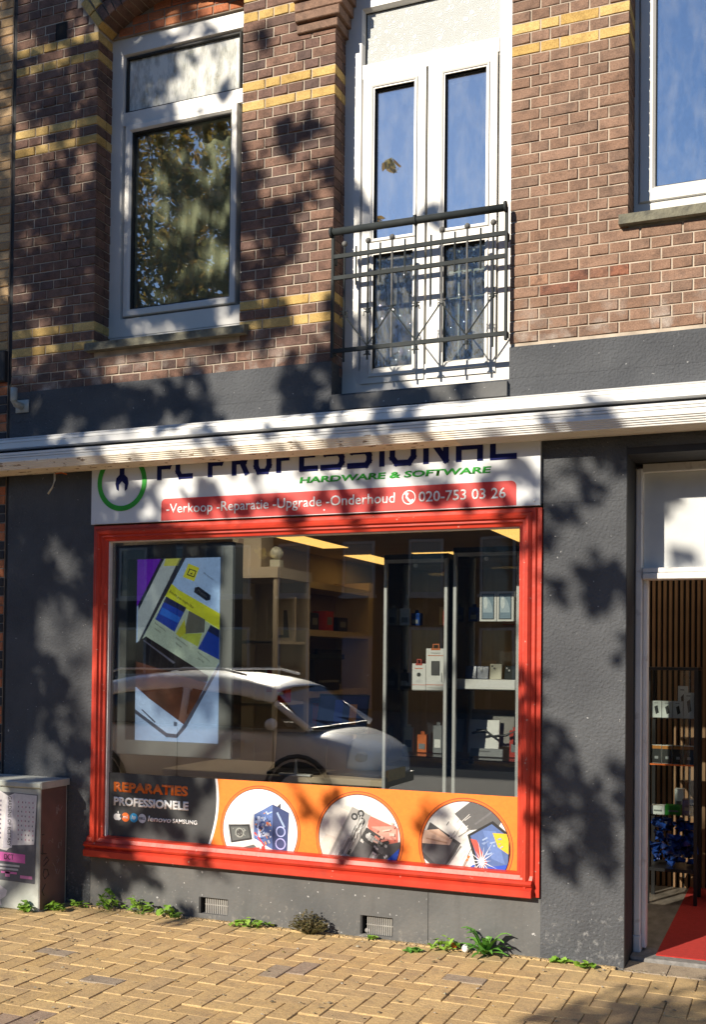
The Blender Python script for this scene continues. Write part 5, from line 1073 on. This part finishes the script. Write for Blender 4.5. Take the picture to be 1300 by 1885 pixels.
for sgy in (-1, 1):
    pl = MB()
    for a, b in (((.74, .74, 1.20), (1.16, .82, .95)), ((-1.6, .74, 1.18), (-1.88, .78, .99)), ((-.28, .77, 1.33), (-.30, .85, .96))): pl.tube([(p[0], p[1] * sgy, p[2]) for p in (a, b)], .036, 8)
    pl.build('pillars', M_['carp'], car, True)
    for xs_ in ((-1.56, -.34), (-.24, .94)):
        z1a, z1b = (1.36, 1.47) if xs_[0] < -1 else (1.47, 1.10)
        wv = [(xs_[0] - (.15 if xs_[0] < -1 else 0), .845 * sgy, .975), (xs_[1], .845 * sgy, .955), (xs_[1] if xs_[0] < -1 else .68, .76 * sgy, 1.34 if xs_[0] < -1 else 1.20), (xs_[0] + .02, .76 * sgy, 1.19 if xs_[0] < -1 else 1.33)]
        gw = MB().face(wv).build('side_window', M_['darkglass'], car); gw.modifiers.new('s', 'SOLIDIFY').thickness = .006
    MB().ball((.78, .93 * sgy, 1.0), .09, 10, (.7, 1, .7)).build('mirror', M_['carp'], car, True)
    MB().tube([(-1.35, .64 * sgy, 1.475), (-1.2, .64 * sgy, 1.52), (.1, .64 * sgy, 1.535), (.35, .64 * sgy, 1.48)], .014, 6).build('roof_rail', M_['alu'], car)
    for hx in (-.62, .3): MB().cham(hx, hx + .17, -.02, .02, .80, .83, .005, Matrix.Translation((0, .90 * sgy, 0))).build('door_handle', M_['alu'], car)
    MB().ball((1.60, .58 * sgy, .66), .15, 12, (.5, 1, .5)).build('headlight', M_['lamp'], car, True); MB().ball((-1.98, .62 * sgy, .80), .12, 12, (.4, .7, 1)).build('tail_light', M_['redp'], car, True)
    for wx in (-1.32, 1.06):
        wh = MB().tube([(wx, .70 * sgy, .32), (wx, .72 * sgy, .32), (wx, .89 * sgy, .32), (wx, .905 * sgy, .32)], [.29, .32, .32, .29], 24).build('wheel', M_['rubber'], car, True); MB().tube([(wx, .895 * sgy, .32), (wx, .912 * sgy, .32)], [.21, .19], 20).build('rim', M_['alu'], wh)
for sgy in (-1, 1):
    for hx in (-.33, .78, -1.18): MB().box(hx, hx + .008, .878 if sgy > 0 else -.884, .884 if sgy > 0 else -.878, .34, .93).build('door_seam', M_['blackp'], car)
    MB().box(-1.6, 1.0, .80 if sgy > 0 else -.868, .868 if sgy > 0 else -.80, .955, .975).build('window_trim', M_['blackp'], car)
    MB().box(-1.0, .95, .87 if sgy > 0 else -.905, .905 if sgy > 0 else -.87, .22, .32).build('side_skirt', M_['blackp'], car)
    for wx in (-1.32, 1.06): MB().tube([(wx + .37 * math.cos(R(a)), .885 * sgy, .32 + .37 * math.sin(R(a))) for a in range(0, 181, 15)], .025, 6).build('wheel_arch', M_['blackp'], car)
MB().tube([(1.14, -.62, .985), (1.02, -.1, 1.03)], .012, 6).build('wiper', M_['blackp'], car); MB().tube([(1.14, .05, .985), (1.02, .55, 1.03)], .012, 6).build('wiper', M_['blackp'], car)
MB().box(1.10, 1.16, -.70, .70, .945, .968).build('cowl', M_['blackp'], car)
MB().box(1.70, 1.77, -.55, .55, .36, .46).build('grille', M_['blackp'], car); MB().box(1.755, 1.778, -.26, .26, .42, .53).build('number_plate', M_['yellow'], car)

# ------------------------------------------------------------------ street tree that shades the facade
DENS = """3488888753221112100000000000000
4488888753221112100000000000000
6688888763221112100000000000000
5677799753221112100000000000000
6676688642212212100000000000000
5677788644112321100000000000000
6557878765212320000000000000000
7767879887532220000000000000000
8755679888765564100000010000000
8875579888877876410000022000000
8887678988887786531000000000000
7898789988887665532221000000000
7799999988888765433421000000000
6789999988988875522100000000000
8877889888888766620000000000000
8866777776568755631000000000000
8876766776777765642000000000000
8888776555655567764210000000000
8899899987853357874210000010000
9988999988864368887764310031000
8864375457665466776765310121000
9998886565566564665664322332000
9988898765556564554454344564000
9977788766655654545444345763100
8876677777711111111111146852322
8876378878811111111111143573411
8865377647711111111111144685100
9975366537811111111111142376100
9986356535611111111111131135100
9987344546611111111111131011000
9988354566611111111111144100000
9987722222211111111111156400000
9975622222211111111111146422000
7765776544311111111111147666100
0000865554333323432232236763000
0000765564432313322222224662000
0000764554543222333322223441000
0000765664432112222222212210000
0000766764211111111111111110000
0000332222111111111111000112234""".split()
random.seed(21)
tree = empty('street_tree', 'autumn street tree whose branches shade the facade, mirrored in the left window', 'tree', (-6.7, -9.2, -.12))
TL = Vector(tree.location)
cr = MB(); crs = []; clumps = []
def leaves(p, n, rad):
    for k in range(n):
        c = p + Vector((random.gauss(0, 1), random.gauss(0, 1.6), random.gauss(0, 1))) * rad * .5; s = U(.036, .064)
        Mx = Matrix.Translation(c) @ Matrix.Rotation(U(0, 6.3), 4, 'Z') @ Matrix.Rotation(U(-1.2, 1.2), 4, 'X') @ Matrix.Rotation(U(-.6, .6), 4, 'Y')
        P = [(0, -s, 0), (s * .8, -s * .2, s * .1), (s * .5, s * .5, 0), (0, s * 1.2, -s * .15), (-s * .5, s * .5, 0), (-s * .8, -s * .2, s * .1)]
        cr.face([tuple(Mx @ Vector(v) - TL) for v in P]); crs.append(rnd())
CELL = .15
GAPS = [(-0.22, 1.82, 0.1), (-0.01, 1.83, 0.16), (-0.05, 1.92, 0.14), (0.32, 2.18, 0.16), (0.42, 2.2, 0.14), (0.23, 1.77, 0.14), (0.39, 1.77, 0.14), (-1.65, 1.84, 0.07), (-1.64, 1.7, 0.07), (-1.64, 1.52, 0.05), (-1.63, 1.13, 0.06), (-1.59, 1.0, 0.08), (-1.42, 1.0, 0.08), (-1.2, 1.01, 0.09), (-1.0, 1.01, 0.08), (-0.87, 1.0, 0.06), (-0.89, 2.22, 0.05), (-0.88, 1.9, 0.05), (-0.94, 1.15, 0.05), (-1.65, 4.71, 0.07), (-1.43, 4.51, 0.08), (-1.25, 4.76, 0.07), (-1.58, 4.32, 0.08), (-1.28, 4.26, 0.08), (-1.48, 4.08, 0.06), (-1.13, 4.51, 0.06), (-1.73, 4.51, 0.05)] + [(-2.24, 2.3, 0.05), (-2.09, 2.21, 0.05), (-2.02, 2.12, 0.05), (-2.25, 1.95, 0.06), (-2.16, 1.8, 0.07), (-2.12, 1.63, 0.08), (-2.05, 1.54, 0.06), (-1.89, 1.44, 0.07), (-1.84, 1.32, 0.07), (-2.21, 0.97, 0.07), (-2.27, 0.87, 0.06), (-2.02, 0.93, 0.06), (-1.81, 1.68, 0.05), (-1.92, 1.12, 0.05), (-2.35, 1.38, 0.04), (-0.76, 3.15, 0.1), (-0.65, 3.06, 0.06), (-0.55, 3.0, 0.07), (-0.82, 3.06, 0.05), (-2.26, 3.12, 0.04), (-1.36, 3.17, 0.04), (-1.13, 3.15, 0.04), (-0.65, 2.95, 0.05), (-0.2, 3.04, 0.06), (-2.02, 2.93, 0.06), (-1.67, 2.91, 0.06), (-1.17, 2.92, 0.06), (-1.63, 2.8, 0.08), (-1.32, 2.78, 0.07), (-0.94, 2.79, 0.08), (-0.7, 2.76, 0.06), (-0.47, 2.81, 0.06), (-0.07, 2.8, 0.06), (0.13, 2.84, 0.06), (-2.29, 4.63, 0.1), (-2.39, 4.54, 0.06), (-2.18, 4.76, 0.06), (-2.22, 5.4, 0.05), (-2.24, 5.33, 0.06), (-2.09, 5.32, 0.05), (-2.34, 4.96, 0.06), (-2.01, 4.45, 0.06), (-2.3, 4.18, 0.05), (-1.99, 4.83, 0.06), (-2.44, 4.73, 0.06), (-2.36, 3.9, 0.04), (-1.92, 5.47, 0.06), (-2.26, 3.58, 0.07), (-2.05, 3.59, 0.05), (-1.6, 3.3, 0.08), (-1.4, 3.34, 0.07), (-1.17, 3.28, 0.05), (-0.95, 3.31, 0.07), (-0.8, 3.31, 0.07), (-0.69, 3.29, 0.05), (-1.1, 3.39, 0.05), (-0.52, 3.29, 0.05), (-0.38, 3.57, 0.09), (-0.24, 3.57, 0.06), (-0.42, 3.76, 0.07), (-0.35, 3.85, 0.06), (-0.25, 4.05, 0.06), (-0.46, 4.34, 0.05), (-0.64, 4.43, 0.05), (-0.24, 3.4, 0.05), (-0.34, 3.44, 0.05), (-0.68, 4.63, 0.05), (-0.21, 3.8, 0.06), (-1.29, 3.54, 0.06), (-1.06, 3.57, 0.05), (-0.84, 3.57, 0.05), (-1.44, 3.49, 0.04), (-1.2, 2.58, 0.05), (-1.08, 2.59, 0.05), (-0.9, 2.6, 0.05), (-0.7, 2.55, 0.05), (-0.58, 2.58, 0.05), (-1.1, 2.44, 0.06), (-1.55, 2.56, 0.05), (-0.44, 2.57, 0.05), (-1.69, 1.63, 0.05), (-1.7, 1.06, 0.05), (-1.74, 2.17, 0.04), (-1.67, 0.76, 0.05), (-1.63, 1.8, 0.06), (-1.6, 1.16, 0.05), (-1.52, 0.95, 0.08), (-1.25, 0.96, 0.08), (-1.02, 0.97, 0.08), (-0.84, 1.06, 0.06), (-1.36, 0.94, 0.06), (-1.12, 2.22, 0.05), (-0.82, 2.05, 0.05), (-0.81, 1.57, 0.05), (-1.43, 0.38, 0.05), (-1.09, 0.34, 0.06), (-0.79, 0.33, 0.06), (-0.44, 0.33, 0.07), (-0.04, 0.34, 0.07), (0.35, 0.34, 0.07), (0.71, 0.34, 0.07), (1.19, 2.09, 0.07), (1.29, 2.26, 0.06), (1.4, 2.14, 0.07), (1.22, 1.59, 0.14), (1.28, 1.31, 0.14), (1.39, 1.37, 0.12), (1.16, 2.49, 0.05)]     # gaps in the foliage, where it lets the sun through: x, z on the facade, radius
def gap(x, z): return any((x - a) ** 2 + (z - b) ** 2 < (r_ + .04) ** 2 for a, b, r_ in GAPS)
for r, row in enumerate(DENS):
    for c, ch in enumerate(row):
        d = int(ch) / 9
        lam = 4.4 * d ** 2.5; n = int(lam) + (rnd() < lam - int(lam))
        for sub in range(n):
            x = -2.55 + CELL * (c + U(-.5, .5)); z = 5.85 - CELL * (r + U(-.5, .5)); t = U(4.8, 6.8)
            if gap(x, z): continue
            p = Vector((x, 0, z)) - Vector((.43, 1, -.55)) * t; clumps.append(p); leaves(p, 11, .068)
for k in range(30):        # bough shading the pavement by the door
    p = Vector((U(1.35, 2.1), U(-.95, -.62), 0)) - Vector((.43, 1, -.55)) * U(6.2, 7.4); leaves(p, 8, .16); clumps.append(p)
for k in range(900):       # the rest of the crown, beyond what falls on this facade
    x = U(-6.0, -2.9); z = U(1.5, 7.6); t = U(6.8, 11)
    if (x + 2.7) ** 2 / 12 + (z - 4) ** 2 / 16 > 1: continue
    p = Vector((x, 0, z)) - Vector((.43, 1, -.55)) * t; leaves(p, 7, .2); clumps.append(p)
o = cr.build('crown', M_['leaf_tree'], tree, fix=False); setrnd(o, crs)
trk = MB(); base = Vector((0, 0, 0)); fork = Vector((.25, .1, 4.4))
trk.tube([base, base + Vector((.02, 0, .25)), Vector((.08, .03, 2)), fork, Vector((.5, .2, 6.2)), Vector((.7, .2, 8.5))], [.34, .26, .21, .18, .12, .05], 12)
random.seed(5); ends = random.sample(clumps, 60)
for k in range(14):
    e = ends[k] - TL; a = Vector((.2 + .03 * k, .1, 3.8 + .28 * k)); mid = a.lerp(e, .5) + Vector((0, 0, .35)); trk.tube([a, mid, e], [.07, .04, .012], 7)
    for j in range(3):
        e2 = min(clumps, key=lambda q_: abs((q_ - TL - mid).length - U(.8, 1.6))) - TL; trk.tube([mid, mid.lerp(e2, .5) + Vector((0, 0, .1)), e2], [.022, .014, .005], 5)
trk.build('trunk', M_['bark'], tree, True)

t2 = empty('street_tree', 'taller autumn street tree standing farther back, mirrored dark in the left window', 'tree', (-9.2, -12.4, -.12)); TL = Vector(t2.location); cr = MB(); crs = []
for k in range(850):
    v = Vector((random.gauss(0, 1), random.gauss(0, 1), random.gauss(0, 1))).normalized() * (rnd() ** .4); p = Vector((-9.0, -12.4, 9.6)) + Vector((v.x * 2.5, v.y * 1.9, v.z * 4.0)); leaves(p, 9, .26)
o = cr.build('crown', M_['leaf_tree'], t2, fix=False); setrnd(o, crs)
trk = MB().tube([(0, 0, 0), (.05, 0, 2), (.1, .05, 5), (.2, 0, 9), (.2, 0, 12.5)], [.33, .24, .2, .12, .03], 12)
for k in range(12):
    a = k * 2.4; trk.tube([(.1, 0, 4.5 + .5 * k), (.1 + .9 * math.cos(a), .8 * math.sin(a), 5.3 + .55 * k), (.1 + 1.9 * math.cos(a), 1.4 * math.sin(a), 6.2 + .5 * k)], [.07, .04, .012], 7)
trk.build('trunk', M_['bark'], t2, True)
# ------------------------------------------------------------------ houses across the street (seen only in reflections)
def house(x0, x1, mat, lab, hgt):
    t = empty('terraced_house', lab, 'house', ((x0 + x1) / 2, -26, -.12)); w2 = (x1 - x0) / 2
    MB().box(-w2, w2, -6, 0, 0, hgt).build('wall', mat, t); MB().prism([(-6.3, hgt + .02), (.3, hgt + .02), (-.2, hgt + .9), (-5.8, hgt + .9)], 'x', -w2, w2).build('roof', M_['tile'], t)
    nx = int(2 * w2 / 1.9)
    for fl in range(3):
        for k in range(nx):
            xc = -w2 + (k + .5) * 2 * w2 / nx; zb = .9 + fl * 2.7
            if fl == 0 and k == 1:
                d = MB().box(xc - .5, xc + .5, .002, .06, .05, 2.3).build('door', M_['bluedark'], t); MB().ball((xc + .38, .08, 1.1), .03, 8).build('handle', M_['alu'], d); continue
            f_ = MB().sweep(xc - .55, xc + .55, zb, zb + 1.7, [(0, 0.0), (0, .05), (.08, .05), (.08, .01)]).build('window', M_['concrete'], t); MB().box(xc - .47, xc + .47, .004, .012, zb + .08, zb + 1.62).build('pane', M_['darkglass'], f_); MB().box(xc - .62, xc + .62, .0, .1, zb - .1, zb - .005).build('sill', M_['concrete'], f_)
house(-24, -14, M_['black_brick'], 'black brick terraced house across the street, mirrored beyond the tree', 8.0); house(-13.99, -5, M_['black_brick'], 'dark brick terraced house across the street, mirrored behind the car', 8.5); house(-4.99, 4, M_['brick'], 'brown terraced house straight across the street, mirrored in the glass', 8.1); house(4.01, 14, M_['beige'], 'buff brick terraced house across the street toward the doorway side', 8.3)
